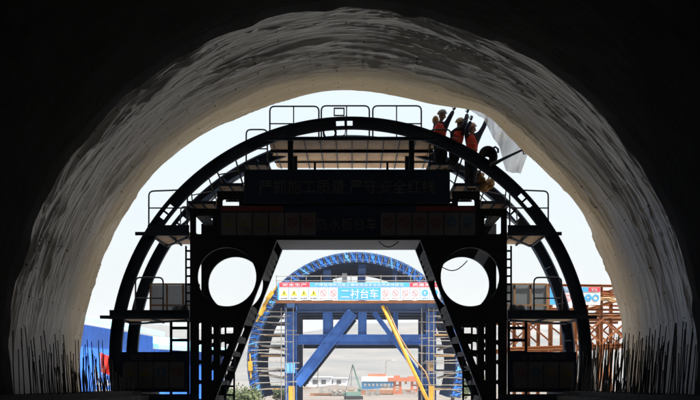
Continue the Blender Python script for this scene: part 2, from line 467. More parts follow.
# loose flap hanging from the lining edge
def flap():
    m = bpy.data.materials.new('milky_plastic'); m.use_nodes = True
    n, l = m.node_tree.nodes, m.node_tree.links
    b = n['Principled BSDF']; b.inputs['Base Color'].default_value = (0.62, 0.6, 0.57, 1); b.inputs['Roughness'].default_value = 0.35
    t = n.new('ShaderNodeBsdfTranslucent'); t.inputs[0].default_value = (0.62, 0.6, 0.57, 1)
    tr = n.new('ShaderNodeBsdfTransparent')
    mx = n.new('ShaderNodeMixShader'); mx.inputs[0].default_value = 0.5
    mx2 = n.new('ShaderNodeMixShader')
    no = n.new('ShaderNodeTexNoise'); no.inputs['Scale'].default_value = 2.2; no.inputs['Detail'].default_value = 5
    rp = n.new('ShaderNodeMapRange'); rp.inputs[1].default_value = 0.35; rp.inputs[2].default_value = 0.7; rp.inputs[3].default_value = 0.1; rp.inputs[4].default_value = 0.4
    l.new(no.outputs['Fac'], rp.inputs[0]); l.new(rp.outputs[0], mx2.inputs[0])
    l.new(b.outputs[0], mx.inputs[1]); l.new(t.outputs[0], mx.inputs[2])
    l.new(mx.outputs[0], mx2.inputs[1]); l.new(tr.outputs[0], mx2.inputs[2])
    l.new(mx2.outputs[0], n['Material Output'].inputs[0])
    top = [(456, 102), (468, 105), (480, 109), (492, 116), (505, 127), (518, 140), (529, 151)]
    bot = [(459, 106), (471, 111), (484, 119), (493, 138), (499, 146), (506, 171), (521, 174)]
    nu, nv = 60, 40
    P = np.zeros((nu, nv, 3))
    for i in range(nu):
        u = i / (nu - 1) * (len(top) - 1); k = min(int(u), len(top) - 2); f = u - k
        tp = Vector(top[k]).lerp(Vector(top[k + 1]), f); bt = Vector(bot[k]).lerp(Vector(bot[k + 1]), f)
        for j in range(nv):
            w = j / (nv - 1)
            q = tp.lerp(bt, w)
            yv = 43.25 + 0.1 * w + 0.20 * math.sin(u * 3.7 + w * 2.3) * (0.2 + w) + 0.10 * math.sin(u * 8.3 - w * 3) * w + 0.05 * math.sin(u * 15 + w * 3.5 + 1.5 * math.sin(w * 5))
            jag = (1.1 * math.sin(u * 5.0) + .5 * math.sin(u * 13)) * w
            P[i, j] = W(q.x + jag * 0.4, q.y + jag * 0.6, yv)
    o = grid_mesh('plastic_sheet', P, m)
    tag(o, 'loose milky plastic sheet drooping from the lining edge above the workers', 'plastic sheet')
flap()

# low side-wall footings
for s, side in ((-1, 'left'), (1, 'right')):
    b = MB(); b.mm((s * 5.35, 24, 0), (s * 6.85, 47, 1.25)); b.mm((s * 5.55, 24, 1.25), (s * 6.7, 47, 1.36))
    fo = b.build('wall_footing', M['concrete'])
    tag(fo, f'low dark concrete footing along the foot of the {side} tunnel wall', 'footing')

# ================================================================== front arch trolley
YF, DEP = 43.2, 3.25
YR = YF + DEP
AX = 348.5
K = YF / F
def fx(px): return (px - VX) * K
def fz(py): return CZ + (VY - py) * K
def Fp(px, py, dy=0.0): return Vector((fx(px), YF + dy, fz(py)))
def mir(u, s): return AX - s * u      # s=+1 left in the photo
tro = thing('arch_trolley', 'big dark steel arch trolley with two curved ribs, standing in the tunnel mouth', 'trolley', (fx(AX), YF + DEP / 2, 0))

def arch_rib(y, name='arch_rib'):
    cx, cz, ro, ri = fx(350.5), fz(358), 241 * K, 229 * K
    b = MB(); dp = 0.24; t = 0.035
    def ringseg(r0, r1, y0, y1, a0, a1):
        vs = []
        for a in (a0, a1):
            for r, yv in ((r0, y0), (r1, y0), (r1, y1), (r0, y1)):
                vs.append((cx + r * math.cos(a), yv, cz + r * math.sin(a)))
        b.add(vs, [(0, 1, 2, 3), (7, 6, 5, 4), (0, 4, 5, 1), (1, 5, 6, 2), (2, 6, 7, 3), (3, 7, 4, 0)])
    holes = [141.7, 42.2, 91.3]
    a = -11.0
    st = 0.5
    while a < 191:
        a0, a1 = R(a), R(a + st)
        ringseg(ro - t, ro, y, y + dp, a0, a1)
        ringseg(ri, ri + t, y, y + dp, a0, a1)
        mid = a + st / 2
        hole = any(0.35 < abs(mid - h) < 2.0 for h in holes)
        w0, w1 = ri + t, ro - t
        if hole:
            ringseg(w0, w0 + (w1 - w0) * 0.22, y + 0.10, y + 0.13, a0, a1)
            ringseg(w0 + (w1 - w0) * 0.74, w1, y + 0.10, y + 0.13, a0, a1)
        else:
            ringseg(w0, w1, y + 0.10, y + 0.13, a0, a1)
        a += st
    for h in range(-5, 190, 10):   # stiffeners
        ca = R(h)
        rot = Matrix.Rotation(-ca, 3, 'Y')
        b.box((cx + (ri + ro) / 2 * math.cos(ca), y + 0.075, cz + (ri + ro) / 2 * math.sin(ca)), (ro - ri - 2 * t, 0.10, 0.025), rot)
    return b.build(name, M['dark_steel'], tro)
arch_rib(YF - 0.1); arch_rib(YR - 0.1)

def uA(y): return 72 + 61 * (y - 240) / 158
def frame(front):
    half = [(103.5, 203), (103.5, 191), (131.5, 191), (131.5, 208.5), (158.5, 208.5), (158.5, 420), (uA(420), 420), (72, 240)] if front else \
           [(158.5, 212), (158.5, 420), (uA(420), 420), (72, 240)]
    out = [(fx(mir(u, 1)), fz(y)) for u, y in half] + [(fx(mir(u, -1)), fz(y)) for u, y in reversed(half)]
    ols = [out]
    for s in (1, -1):
        ols.append(circle_pts(fx(mir(121.5, s)), fz(277), 29.3 * K))
        def rect(pts):
            # rounded corners
            res = []
            n = len(pts)
            for i in range(n):
                p, a, c = Vector(pts[i]), Vector(pts[i - 1]), Vector(pts[(i + 1) % n])
                r = min(2.2, (a - p).length * .3, (c - p).length * .3)
                p0, p1 = p + (a - p).normalized() * r, p + (c - p).normalized() * r
                for k in range(4):
                    t = k / 3
                    q = p0 * (1 - t) ** 2 + p * 2 * t * (1 - t) + p1 * t * t
                    res.append((fx(mir(q.x, s)), fz(q.y)))
            ols.append(res)
        if front:
            rect([(109.5, 199.5), (126, 199.5), (126, 208), (109.5, 208)])
            rect([(136, 216), (152.5, 216), (152.5, 234), (136, 234)])
        for y0, y1 in ((323, 340), (344.5, 360), (364, 380), (384, 399)):
            rect([(145.5, y0), (149.6, y0), (149.6, y1), (145.5, y1)])
        for y0, y1 in ((323.5, 334), (339, 350), (354.5, 365.5), (370, 381)):
            rect([(uA(y0) + 7.5, y0), (137.3, y0), (137.3, y1), (uA(y1) + 7.5, y1)])
    return plate('portal_frame', ols, YF if front else YR - 0.05, 0.06, M['dark_steel2'], tro)
frame(True); frame(False)
# flange edging round the big holes, soffit, lacing between the two frames
for s in (1, -1):
    for yv in (YF - 0.06, YR - 0.11):
        b = MB()
        cx, cz = fx(mir(121.5, s)), fz(277)
        n = 56; vs = []; fs = []
        for i in range(n):
            a = 2 * math.pi * i / n
            for r, y0 in ((29.3 * K, yv), (30.1 * K, yv), (30.1 * K, yv + 0.16), (29.3 * K, yv + 0.16)):
                vs.append((cx + r * math.cos(a), y0, cz + r * math.sin(a)))
        for i in range(n):
            j = (i + 1) % n
            for k in range(4):
                fs.append((i * 4 + k, i * 4 + (k + 1) % 4, j * 4 + (k + 1) % 4, j * 4 + k))
        b.add(vs, fs).build('hole_rim', M['dark_steel'], tro)
    lac = MB()
    for y0, y1 in ((247, 274), (304, 322), (335, 341), (350.5, 355), (365.5, 370), (380.5, 385), (396, 402)):
        n = max(1, int((y1 - y0) / 5))
        for k in range(n):
            ym = y0 + (y1 - y0) * (k + .5) / n
            lac.mm(Fp(mir(uA(ym) + 0.5, s), y0 + (y1 - y0) * k / n, 0.06), Fp(mir(uA(ym) + 6, s), y0 + (y1 - y0) * (k + 1) / n, DEP - 0.05))
    lac.build('lacing_plate', M['dark_steel2'], tro)
    for yv in (YF - 0.1, YR - 0.15):
        p, q = Fp(mir(72, s), 240), Fp(mir(uA(420), s), 420)
        p.y = q.y = yv + 0.13
        MB().bar(p, q, 0.03, 0.26).build('leg_flange', M['dark_steel'], tro)
    for u in (141, 154):
        for d0, d1 in ((.06, .3), (DEP - .35, DEP - .05)):
            MB().mm(Fp(mir(u - 3.5, s), 322, d0), Fp(mir(u + 3.5, s), 420, d1)).build('leg_column', M['dark_steel2'], tro)
b = MB(); b.mm(Fp(mir(72, 1), 238.2, 0.06), Fp(mir(72, -1), 240, DEP - 0.05))
for px in (300, 324, 348, 372, 396): b.mm(Fp(px - 1, 236, 0.06), Fp(px + 1, 238, DEP - .05))
b.build('soffit_plate', M['dark_steel'], tro)
for u, z in ((150, 209), (0, 204), (98, 196)):
    for s in ((1, -1) if u else (1,)):
        MB().mm(Fp(mir(u - 4, s), z, 0.06), Fp(mir(u + 4, s), z + 6, DEP - .05)).build('tie_beam', M['dark_steel2'], tro)

# sign boards on the front
def pict(kind, c, r, parent, dim=False):
    x, y, z = c
    if kind == 'tri':
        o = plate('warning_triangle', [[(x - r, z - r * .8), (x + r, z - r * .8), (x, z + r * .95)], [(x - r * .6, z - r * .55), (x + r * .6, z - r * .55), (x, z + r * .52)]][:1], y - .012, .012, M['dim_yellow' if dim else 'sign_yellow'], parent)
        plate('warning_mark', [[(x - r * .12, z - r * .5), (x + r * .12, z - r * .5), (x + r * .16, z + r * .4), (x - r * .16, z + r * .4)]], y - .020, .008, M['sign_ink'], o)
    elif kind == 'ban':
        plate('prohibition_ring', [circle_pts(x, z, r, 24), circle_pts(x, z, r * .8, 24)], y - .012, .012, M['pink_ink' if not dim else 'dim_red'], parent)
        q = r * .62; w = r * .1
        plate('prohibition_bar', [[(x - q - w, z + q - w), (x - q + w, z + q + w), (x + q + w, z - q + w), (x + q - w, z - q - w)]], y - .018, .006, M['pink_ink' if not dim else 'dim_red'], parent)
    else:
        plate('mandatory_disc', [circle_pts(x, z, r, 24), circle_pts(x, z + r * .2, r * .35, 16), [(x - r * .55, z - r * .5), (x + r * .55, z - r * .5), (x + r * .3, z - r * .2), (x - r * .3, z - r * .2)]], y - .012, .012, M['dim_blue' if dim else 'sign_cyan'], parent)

b = MB(); b.mm(Fp(245, 170.5, -0.10), Fp(449, 203.5, -0.03))
ub = b.build('sign_board', M['sign_navy'], tro)
b = MB()
for a, c in (((245, 170), (449, 171.3)), ((245, 202.5), (449, 203.8)), ((244.3, 170), (246, 203.8)), ((448, 170), (449.7, 203.8))):
    b.mm(Fp(*a, -.125), Fp(*c, -.02))
b.build('sign_board_frame', M['dark_steel'], tro)
text('board_lettering', '严抓施工质量 严守安全红线', Fp(347, 187, -.112), 14 * K, M['sign_shaded'], ub, width=176 * K)
b = MB(); b.mm(Fp(219, 206, -0.09), Fp(477, 237, -0.03))
lb = b.build('sign_board', M['sign_navy'], tro)
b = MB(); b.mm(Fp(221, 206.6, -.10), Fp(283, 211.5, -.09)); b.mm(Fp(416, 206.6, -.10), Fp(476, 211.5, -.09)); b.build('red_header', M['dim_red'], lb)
kinds = ['tri'] * 4 + ['ban'] * 2 + [None] * 4 + ['ban'] * 4 + ['man'] * 2
for i, kd in enumerate(kinds):
    if kd is None: continue
    x0 = 221 + i * 15.9
    b = MB(); b.mm(Fp(x0 + .6, 213, -.105), Fp(x0 + 15.3, 235.5, -.09))
    pn = b.build('sign_panel', M['sign_shaded'], lb)
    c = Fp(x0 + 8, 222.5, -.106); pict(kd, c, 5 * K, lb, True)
text('board_lettering', '防水板台车', Fp(347, 224.5, -.10), 12.5 * K, M['sign_shaded'], lb, width=60 * K)
for s in (1, -1):
    b = MB(); b.mm(Fp(mir(160.5, s), 352, -0.12), Fp(mir(227.5, s), 392, -0.06))
    sb = b.build('sign_board', M['sign_navy'], tro)
    for i in range(4):
        u0 = 164 + i * 15.5
        b = MB(); b.mm(Fp(mir(u0, s), 362, -.135), Fp(mir(u0 + 14.5, s), 388, -.12)); b.build('sign_panel', M['sign_shaded'], sb)
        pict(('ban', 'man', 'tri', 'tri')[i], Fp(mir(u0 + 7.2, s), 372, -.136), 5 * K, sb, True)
    text('board_lettering', '安全警示标志', Fp(mir(194, s), 357, -.125), 6.5 * K, M['sign_shaded'], sb, width=46 * K)

# top deck
DW0, DW1 = 268, 436
b = MB(); n = 20
for i in range(n):
    y0 = -0.25 + 6.0 * i / n
    b.mm(Fp(DW0 + random.uniform(-1, 1), 139.6, y0), Fp(DW1 + random.uniform(-1, 1), 138.2 + random.uniform(-.1, .1), y0 + 6.0 / n - 0.006))
b.build('deck', M['plank'], tro)
zd = 139.7
for dy, hh_ in ((-0.33, .09), (1.95, .085), (4.2, .04)):
    b = MB(); b.ibar(Fp(DW0 - 1, zd + (.8 if dy < 0 else 1.2), dy), Fp(DW1 + 1, zd + (.8 if dy < 0 else 1.2), dy), hh_, 0.1, up=(0, 1, 0)); b.build('cross_beam', M['dark_steel'], tro)
for i in range(11):
    px = 272 + i * 16
    b = MB(); b.mm(Fp(px - .55, zd, -.28), Fp(px + .55, zd + 1.0, 5.7)); b.build('joist', M['dark_steel'], tro)
for px in (290.5, 411.5):
    for dy in (0, DEP):
        b = MB(); b.ibar(Fp(px, 131, dy), Fp(px, 206, dy), 0.14, 0.16); b.build('deck_post', M['dark_steel'], tro)
for px in (312, 390):
    MB().mm(Fp(px - 1.2, 146, DEP), Fp(px + 1.2, 206, DEP + .1)).build('deck_prop', M['dark_steel'], tro)

# guard rails: bent tube frames
def rail_frame(pts_outline, mids, dy, r=0.022, round_=True, name='guard_rail'):
    """pts_outline: photo points bottom-left, top-left, top-right, bottom-right; mids: extra lines"""
    a, bq, c, d = [Vector(p) for p in pts_outline]
    rr = min(5.0, (c - bq).length * .25)
    path = [a]
    for p, q, t in ((bq, a, c), (c, bq, d)):
        p0 = p + (q - p).normalized() * rr; p1 = p + (t - p).normalized() * rr
        for k in range(5):
            f = k / 4
            path.append(p0 * (1 - f) ** 2 + p * 2 * f * (1 - f) + p1 * f * f)
    path.append(d)
    b = MB(); b.path([Fp(p.x, p.y, dy) for p in path], r, 7)
    for p, q in mids: b.tube(Fp(*p, dy), Fp(*q, dy), r * .85)
    return b.build(name, M['rail'], tro, True)
rail_frame([(269, 140), (269, 103.5), (318.5, 103.5), (318.5, 140)], [((293, 103.5), (293, 140)), ((269, 121), (318, 121))], .45)
rail_frame([(321, 140), (321, 103), (369.5, 103), (369.5, 140)], [((346.5, 103), (346.5, 140)), ((321, 121), (333, 121))], .45)
rail_frame([(373, 140), (373, 103), (422, 103), (422, 140)], [((397, 103), (397, 140)), ((398, 121), (422, 121))], .45)
for s in (1, -1):
    rail_frame([(mir(104, s), 165), (mir(104, s), 125.5), (mir(82.5, s), 125.5), (mir(82.5, s), 165)], [((mir(104, s), 145), (mir(82.5, s), 145))], .7)
    rail_frame([(mir(126, s), 186), (mir(139, s), 156), (mir(117, s), 149), (mir(107, s), 183)], [((mir(133, s), 171), (mir(111, s), 167))], .8)
    rail_frame([(mir(160, s), 203), (mir(163, s), 172), (mir(146, s), 166), (mir(134, s), 200)], [((mir(161, s), 190), (mir(139, s), 186))], 1.2, .018)
    rail_frame([(mir(202, s), 227), (mir(202, s), 189), (mir(163, s), 187.5), (mir(163, s), 227)], [((mir(202, s), 206), (mir(163, s), 206))], .5)
    rail_frame([(mir(178, s), 222), (mir(177, s), 197), (mir(165, s), 197), (mir(164, s), 222)], [], 2.4, .018)
    rail_frame([(mir(216, s), 312), (mir(216, s), 276), (mir(188, s), 276), (mir(188, s), 312)], [((mir(216, s), 297), (mir(188, s), 297))], .6)
    # thin braces from the steps up to the ribs
    b = MB()
    for p, q, dy in (((160, 203), (122, 168), 2.6), ((132, 186), (84, 150), 2.7), ((186, 222), (160, 200), 2.7)):
        b.tube(Fp(mir(p[0], s), p[1], dy), Fp(mir(q[0], s), q[1], dy), .02)
    b.build('thin_brace', M['rail'], tro)
    # stepped boards
    for u0, u1, yt in ((79.5, 104, 163), (105, 132, 184), (132, 160, 201.8)):
        b = MB()
        for k in range(8):
            y0 = -.12 + 3.3 * k / 8
            b.mm(Fp(mir(u0, s), yt, y0 + .06), Fp(mir(u1, s), yt + 1.2, y0 + .06 + 3.3 / 8 - .012))
        b.build('step_board', M['plank'], tro)
        b = MB()
        b.mm(Fp(mir(u0, s), yt - .4, -.13), Fp(mir(u1, s), yt + 2.6, -.065))
        b.mm(Fp(mir(u0, s), yt + 1.5, DEP - .1), Fp(mir(u1, s), yt + 4.5, DEP))
        for u in (u0 + 2, (u0 + u1) / 2, u1 - 2): b.mm(Fp(mir(u - .8, s), yt + 1.5, -.02), Fp(mir(u + .8, s), yt + 3.4, DEP - .1))
        b.build('step_frame', M['dark_steel'], tro)
    # side platforms
    for u0, u1, ut, yt, yb in ((158.7, 200, 212, 225.5, 236), (158.7, 238, 247, 310, 319)):
        b = MB()
        for k in range(8):
            y0 = -.1 + 3.3 * k / 8
            b.mm(Fp(mir(u0, s), yb - 3.5, y0), Fp(mir(u1 - 1.5, s), yb - 2, y0 + 3.3 / 8 - .01))
        b.build('platform_board', M['plank'], tro)
        b = MB()
        b.ibar(Fp(mir(u0, s), (yt + yb) / 2 + .3, -.16), Fp(mir(u1, s), (yt + yb) / 2 + .3, -.16), (yb - yt) * K, .1, up=(0, 1, 0))
        b.bar(Fp(mir(u0, s), yb - 1.5, -.25), Fp(mir(ut, s), yb - 1.5, -.25), .09, .06)
        b.ibar(Fp(mir(u0, s), yb - 4.5, DEP - .05), Fp(mir(u1, s), yb - 4.5, DEP - .05), 5 * K, .1)
        for u in (u0 + 4, (u0 + u1) / 2, u1 - 3): b.mm(Fp(mir(u - .7, s), yb - 1.9, -.1), Fp(mir(u + .7, s), yb + .3, DEP - .1))
        b.bar(Fp(mir(u0 + 4, s), yb + 1, .2), Fp(mir(u1 - 6, s), yb + 1, DEP - .3), .06, .05, (0, 0, 1))
        b.build('platform_frame', M['dark_steel'], tro)
    b = MB(); b.mm(Fp(mir(150, s), 394, -.15), Fp(mir(252, s), 400, .1)); b.mm(Fp(mir(150, s), 400.1, -.1), Fp(mir(250, s), 402, DEP)); b.build('base_beam', M['dark_steel'], tro)
    # grey boards at the back of the second platform
    zz0, zz1 = fz(318), fz(276)
    x0, x1 = fx(mir(160, s)), fx(mir(212, s))
    y = YR - .25
    b = MB(); b.mm((x0, y, zz0), (x1, y + .02, zz1 - .06)); b.build('back_board', M['net'], tro)
    b = MB()
    for f in (0, .33, .66, 1):
        x = x0 + (x1 - x0) * f; b.mm((x - .025, y - .04, zz0), (x + .025, y - .005, zz1 - .03))
    for z in (zz0 + .45, zz1 - .06): b.mm((min(x0, x1), y - .075, z), (max(x0, x1), y - .042, z + .045))
    b.build('back_board_frame', M['rust_frame'], tro)
    # ladders
    def ladder(u0, u1, y0, y1, dy, step, w=.045):
        b = MB()
        for u in (u0, u1): b.bar(Fp(mir(u, s), y0, dy), Fp(mir(u, s), y1, dy), w, .06)
        n = int((y1 - y0) / step)
        for i in range(n):
            yy_ = y0 + step * (i + .6)
            b.bar(Fp(mir(u0, s), yy_, dy), Fp(mir(u1, s), yy_, dy), w * 1.1, .05)
        b.build('ladder', M['dark_steel'], tro)
    ladder(159.8, 164.8, 244, 311, .6, 8.5)
    ladder(162, 179.5, 320, 412, .5, 12.3, .07)
    ladder(119, 128, 318, 420, 1.7, 9, .05)
    # struts from frame to ribs
    b = MB()
    for y_ in (231, 314):
        b.bar(Fp(mir(158, s), y_, DEP), Fp(mir(186 if y_ < 300 else 226, s), y_, DEP), .1, .12)
    b.build('rib_strut', M['dark_steel'], tro)
    # rolled sack and fan cylinder on the second platform
b = MB()
b.path([Fp(320, 138 - .3 * i, .9) for i in range(2)], .02)
# loose hose coil, socket box and cable on the top rail
hose = MB()
c = Fp(329.5, 130, .3)
for k in range(3):
    hose.path([c + Vector((.155 * math.cos(a) * (1 + .06 * k), .03 * k, .19 * math.sin(a) * (1 + .05 * k) - .01 * k)) for a in [2 * math.pi * i / 20 for i in range(20)]], .02, 6, True)
tag(hose.build('hose_coil', M['rubber'], None, True), 'small black hose coil hung on the middle top guard rail', 'hose')
b = MB()
b.path([Fp(p[0], p[1], .38) for p in ((334, 128), (336, 133), (340, 135.5), (345, 132), (346, 122), (346, 113))], .014, 6)
tag(b.build('power_cable', M['rubber'], None, True), 'thin black cable sagging from the box on the middle top guard rail', 'cable')
b = MB()
for a, c in (((333.5, 105), (344.5, 106.2)), ((333.5, 112.3), (344.5, 113.5)), ((333.5, 106.2), (334.7, 112.3)), ((343.3, 106.2), (344.5, 112.3))):
    b.mm(Fp(*a, .40), Fp(*c, .46))
tag(b.build('sign_holder', M['rail']), 'small empty rectangular frame fixed on the middle top guard rail', 'frame')
cab = MB(); cab.path([Fp(379 + 20 * t, 240 + 5.5 * math.sin(math.pi * t), .5) for t in [i / 10 for i in range(11)]], .014)
tag(cab.build('power_cable', M['rubber'], None, True), 'black cable drooping under the beam of the central opening', 'cable')
cab = MB(); cab.path([Fp(443 + 28 * t, 262 + (9 * math.sin(math.pi * t * .9)) - 8 * t, 1.4) for t in [i / 10 for i in range(11)]], .014)
tag(cab.build('power_cable', M['rubber'], None, True), 'black cable crossing the right round hole of the trolley', 'cable')
# black coil over the right shoulder of the rib
coil = MB(); c = Fp(489.5, 154, .5)
for k in range(13):
    coil.path([c + Vector((.23 * math.cos(a) * (1 - .05 * k), .03 * k, .26 * math.sin(a) * (1 - .06 * k))) for a in [2 * math.pi * i / 24 for i in range(24)]], .035, 6, True)
coil.path([c + Vector(p) for p in ((.1, 0, .2), (.2, 0, .26), (.27, 0, .2), (.27, 0, .1))], .03)
tag(coil.build('cable_coil', M['rubber'], None, True), 'fat black cable coil sitting on the rib right of the workers', 'cable coil')
b = MB(); b.path([Fp(490, 166.5, -.15), Fp(503, 160.5, -.45), Fp(528, 150, -.75)], [.06, .04, .022], 6)
b.path([Fp(520, 153.5, -.68), Fp(521, 158, -.68), Fp(523, 157, -.68)], .018)
tag(b.build('pole', M['rubber']), 'dark pole slanting out beside the drooping plastic sheet', 'pole')
# tan bundle on the right steps
b = MB()
for px, py, r, dy, sq in ((482, 173, .19, 1.0, (1, .9, .85)), (477, 180, .20, 1.1, (1.1, 1, .7)), (492, 178, .13, .9, (1.1, .9, .9)), (485, 183, .17, 1.0, (1.5, 1, .6)), (473, 184, .12, 1.0, (1.3, 1, .8))):
    k = len(b.v); b.ball(Fp(px, py, dy), r * .95, 26, 18, sq)
    for i in range(k, len(b.v)):
        p = b.v[i]; q = Fp(px, py, dy)
        b.v[i] = q + (p - q) * (1 + .9 * (float(vnoise(np.array(p.x * 13 + p.y * 7), np.array(p.z * 14 - p.y * 5), 50)) - .45))
tag(b.build('tarpaulin_bundle', M['tarp_tan'], None, True), 'crumpled tan tarpaulin bundle lying on the right steps below the workers', 'tarpaulin')
for s, side in ((1, 'left'), (-1, 'right')):
    b = MB()
    p, q = Fp(mir(165, s), 307, 1.2), Fp(mir(182, s), 307.5, 1.4)
    b.path([p.lerp(q, t) + Vector((0, 0, .02 * math.sin(9 * t))) for t in [i / 8 for i in range(9)]], [.02, .10, .12, .125, .11, .12, .125, .10, .03], 9)
    tag(b.build('rolled_sheet', M['sign_shaded'], None, True), f'grey rolled sheet lying on the {side} middle platform before the grey boards', 'sheet roll')

# ================================================================== workers
def skin_obj(verts, edges, m, name, parent, sub=2, smooth=True):
    me = bpy.data.meshes.new(name)
    off = origin(parent)
    me.from_pydata([tuple(Vector(p) - off) for p, r in verts], edges, [])
    o = bpy.data.objects.new(name, me); COL.objects.link(o)
    md = o.modifiers.new('skin', 'SKIN'); md.use_smooth_shade = True
    if not me.skin_vertices: 
        me.attributes  # ensured by the modifier
    sv = me.skin_vertices[0].data
    for i, (p, r) in enumerate(verts):
        sv[i].radius = (r, r) if not isinstance(r, tuple) else r
        sv[i].use_root = (i == 0)
    ss = o.modifiers.new('sub', 'SUBSURF'); ss.levels = sub; ss.render_levels = sub
    new = curve_mesh(o)
    bpy.data.objects.remove(o); bpy.data.meshes.remove(me)
    new.name = name; new.materials.clear(); new.materials.append(m)
    if smooth: new.polygons.foreach_set('use_smooth', [True] * len(new.polygons))
    o = bpy.data.objects.new(name, new); COL.objects.link(o); o.parent = parent
    return o

def chain(vs, es, start, pts):
    prev = start
    for p, r in pts:
        vs.append((p, r)); i = len(vs) - 1
        if prev is not None: es.append((prev, i))
        prev = i
    return prev

def worker(J, Yp, label, hel, look=(1, .4, .5)):
    """J: photo-pixel joints (px, py, dy)"""
    Q = {k: W(p[0], p[1], Yp) + Vector((0, p[2] if len(p) > 2 else 0, 0)) for k, p in J.items()}
    base = (Q['ankle_a'] + Q['ankle_b']) / 2; base.z -= .08
    t = thing('person', label, 'person', base, 'workers fixing the sheeting')
    hd, nk, ch, pv = Q['head'], Q['neck'], Q['chest'], Q['pelvis']
    lk = Vector(look).normalized()
    up = (hd - nk).normalized()
    fwd = (lk - up * lk.dot(up) * .6).normalized()
    side = up.cross(fwd).normalized()
    # body
    v, e = [(pv, .12)], []
    waist = pv.lerp(ch, .45)
    a = chain(v, e, 0, [(waist, .115), (ch, .135)])
    n = chain(v, e, a, [(nk + up * .01, .050), (hd - up * .06 + fwd * .03, .072), (hd + up * .02, .098), (hd + up * .085, .065)])
    hm = n - 2
    chain(v, e, hm, [(v[hm][0] + fwd * .115 - up * .02, .016)])
    for k in 'ab':
        chain(v, e, a, [(Q['sh_' + k], .068), (Q['el_' + k], .044), (Q['wr_' + k], .030)])
        chain(v, e, 0, [(Q['hip_' + k], .092), (Q['kn_' + k], .062), (Q['ankle_' + k], .042)])
    body = skin_obj(v, e, M['skin'], 'body', t)
    # hands: palm and five fingers
    for k in 'ab':
        wr, hn = Q['wr_' + k], Q['hand_' + k]
        d = (hn - wr).normalized(); sd_ = d.cross(Vector((.3, -1, .2))).normalized(); pn = d.cross(sd_)
        v, e = [(wr, .027), (wr + d * .05, .032), (wr + d * .085, .034)], [(0, 1), (1, 2)]
        for i, (off, ln) in enumerate(((-.034, .062), (-.012, .075), (.011, .07), (.033, .055))):
            b0 = wr + d * .095 + sd_ * off
            chain(v, e, 2, [(b0, .011), (b0 + d * ln * .5 + pn * .014, .010), (b0 + d * ln * .8 + pn * .035, .009)])
        b0 = wr + d * .03 - sd_ * .035
        chain(v, e, 1, [(b0, .012), (b0 + d * .03 - sd_ * .022 + pn * .015, .011), (b0 + d * .06 - sd_ * .02 + pn * .03, .009)])
        skin_obj(v, e, M['glove'], 'gloved_hand', t, 1)
    # jacket with sleeves
    v, e = [(pv + (ch - pv) * .02, .142)], []
    a = chain(v, e, 0, [(waist, .14), (ch, .155)])
    chain(v, e, a, [(nk - up * .03, .066)])
    for k in 'ab':
        s_, el, wr = Q['sh_' + k], Q['el_' + k], Q['wr_' + k]
        chain(v, e, a, [(s_, .084), (s_.lerp(el, .5), .070), (el, .066), (el.lerp(wr, .45), .060), (el.lerp(wr, .95), .046)])
    skin_obj(v, e, M['navy_cloth'], 'jacket', t)
    # vest
    v, e = [(pv.lerp(ch, .05), .165)], []
    chain(v, e, 0, [(pv.lerp(ch, .3), .168), (pv.lerp(ch, .7), .182), (pv.lerp(ch, 1.0), .19), (ch.lerp(nk, .35), .165), (ch.lerp(nk, .7), .10)])
    for k in 'ab': chain(v, e, 3, [(ch.lerp(Q['sh_' + k], .75) - (nk - ch) * .1, .095)])
    ve = skin_obj(v, e, M['vest'], 'vest', t)
    ax_ = (ch - pv).normalized()
    for f in (.35, .72):
        c = pv.lerp(ch, f); u = ax_.orthogonal().normalized(); w = ax_.cross(u)
        MB().path([c + (u * math.cos(x) + w * math.sin(x)) * .163 for x in [2 * math.pi * i / 20 for i in range(20)]], .010, 5, True).build('reflective_strip', M['strip'], ve)
    # trousers
    v, e = [(pv, .145)], []
    for k in 'ab':
        h_, kn, an = Q['hip_' + k], Q['kn_' + k], Q['ankle_' + k]
        chain(v, e, 0, [(h_, .125), (h_.lerp(kn, .5), .112), (kn, .095), (kn.lerp(an, .5), .085), (an + Vector((0, 0, .02)), .066)])
    skin_obj(v, e, M['navy_cloth'], 'trousers', t)
    for k in 'ab':
        an = Q['ankle_' + k]; ff = Vector((fwd.x, fwd.y, 0)).normalized()
        skin_obj([(an, .055), (an - Vector((0, 0, .045)) + ff * .03, .05), (an - Vector((0, 0, .055)) + ff * .16, .038)], [(0, 1), (1, 2)], M['boot'], 'boot', t, 1)
    # helmet
    hb = MB(); hb.ball((0, 0, 0), .122, 18, 8, (1.1, .95, 1.0), 0.0)
    hb.path([Vector((.130 * math.cos(x) * 1.0 + (.018 if math.cos(x) > 0 else 0) * math.cos(x), .115 * math.sin(x), .005)) for x in [2 * math.pi * i / 24 for i in range(24)]], .012, 6, True)
    hb.path([Vector((.135 * math.cos(x), 0, .122 * math.sin(x))) for x in [math.pi * i / 12 for i in range(13)]], .010, 5)
    rot = Matrix((fwd, up.cross(fwd), up)).transposed()
    c = hd + up * .022
    hb.v = [rot @ p + c for p in hb.v]
    hb.build('helmet', hel, t, True)
    return t

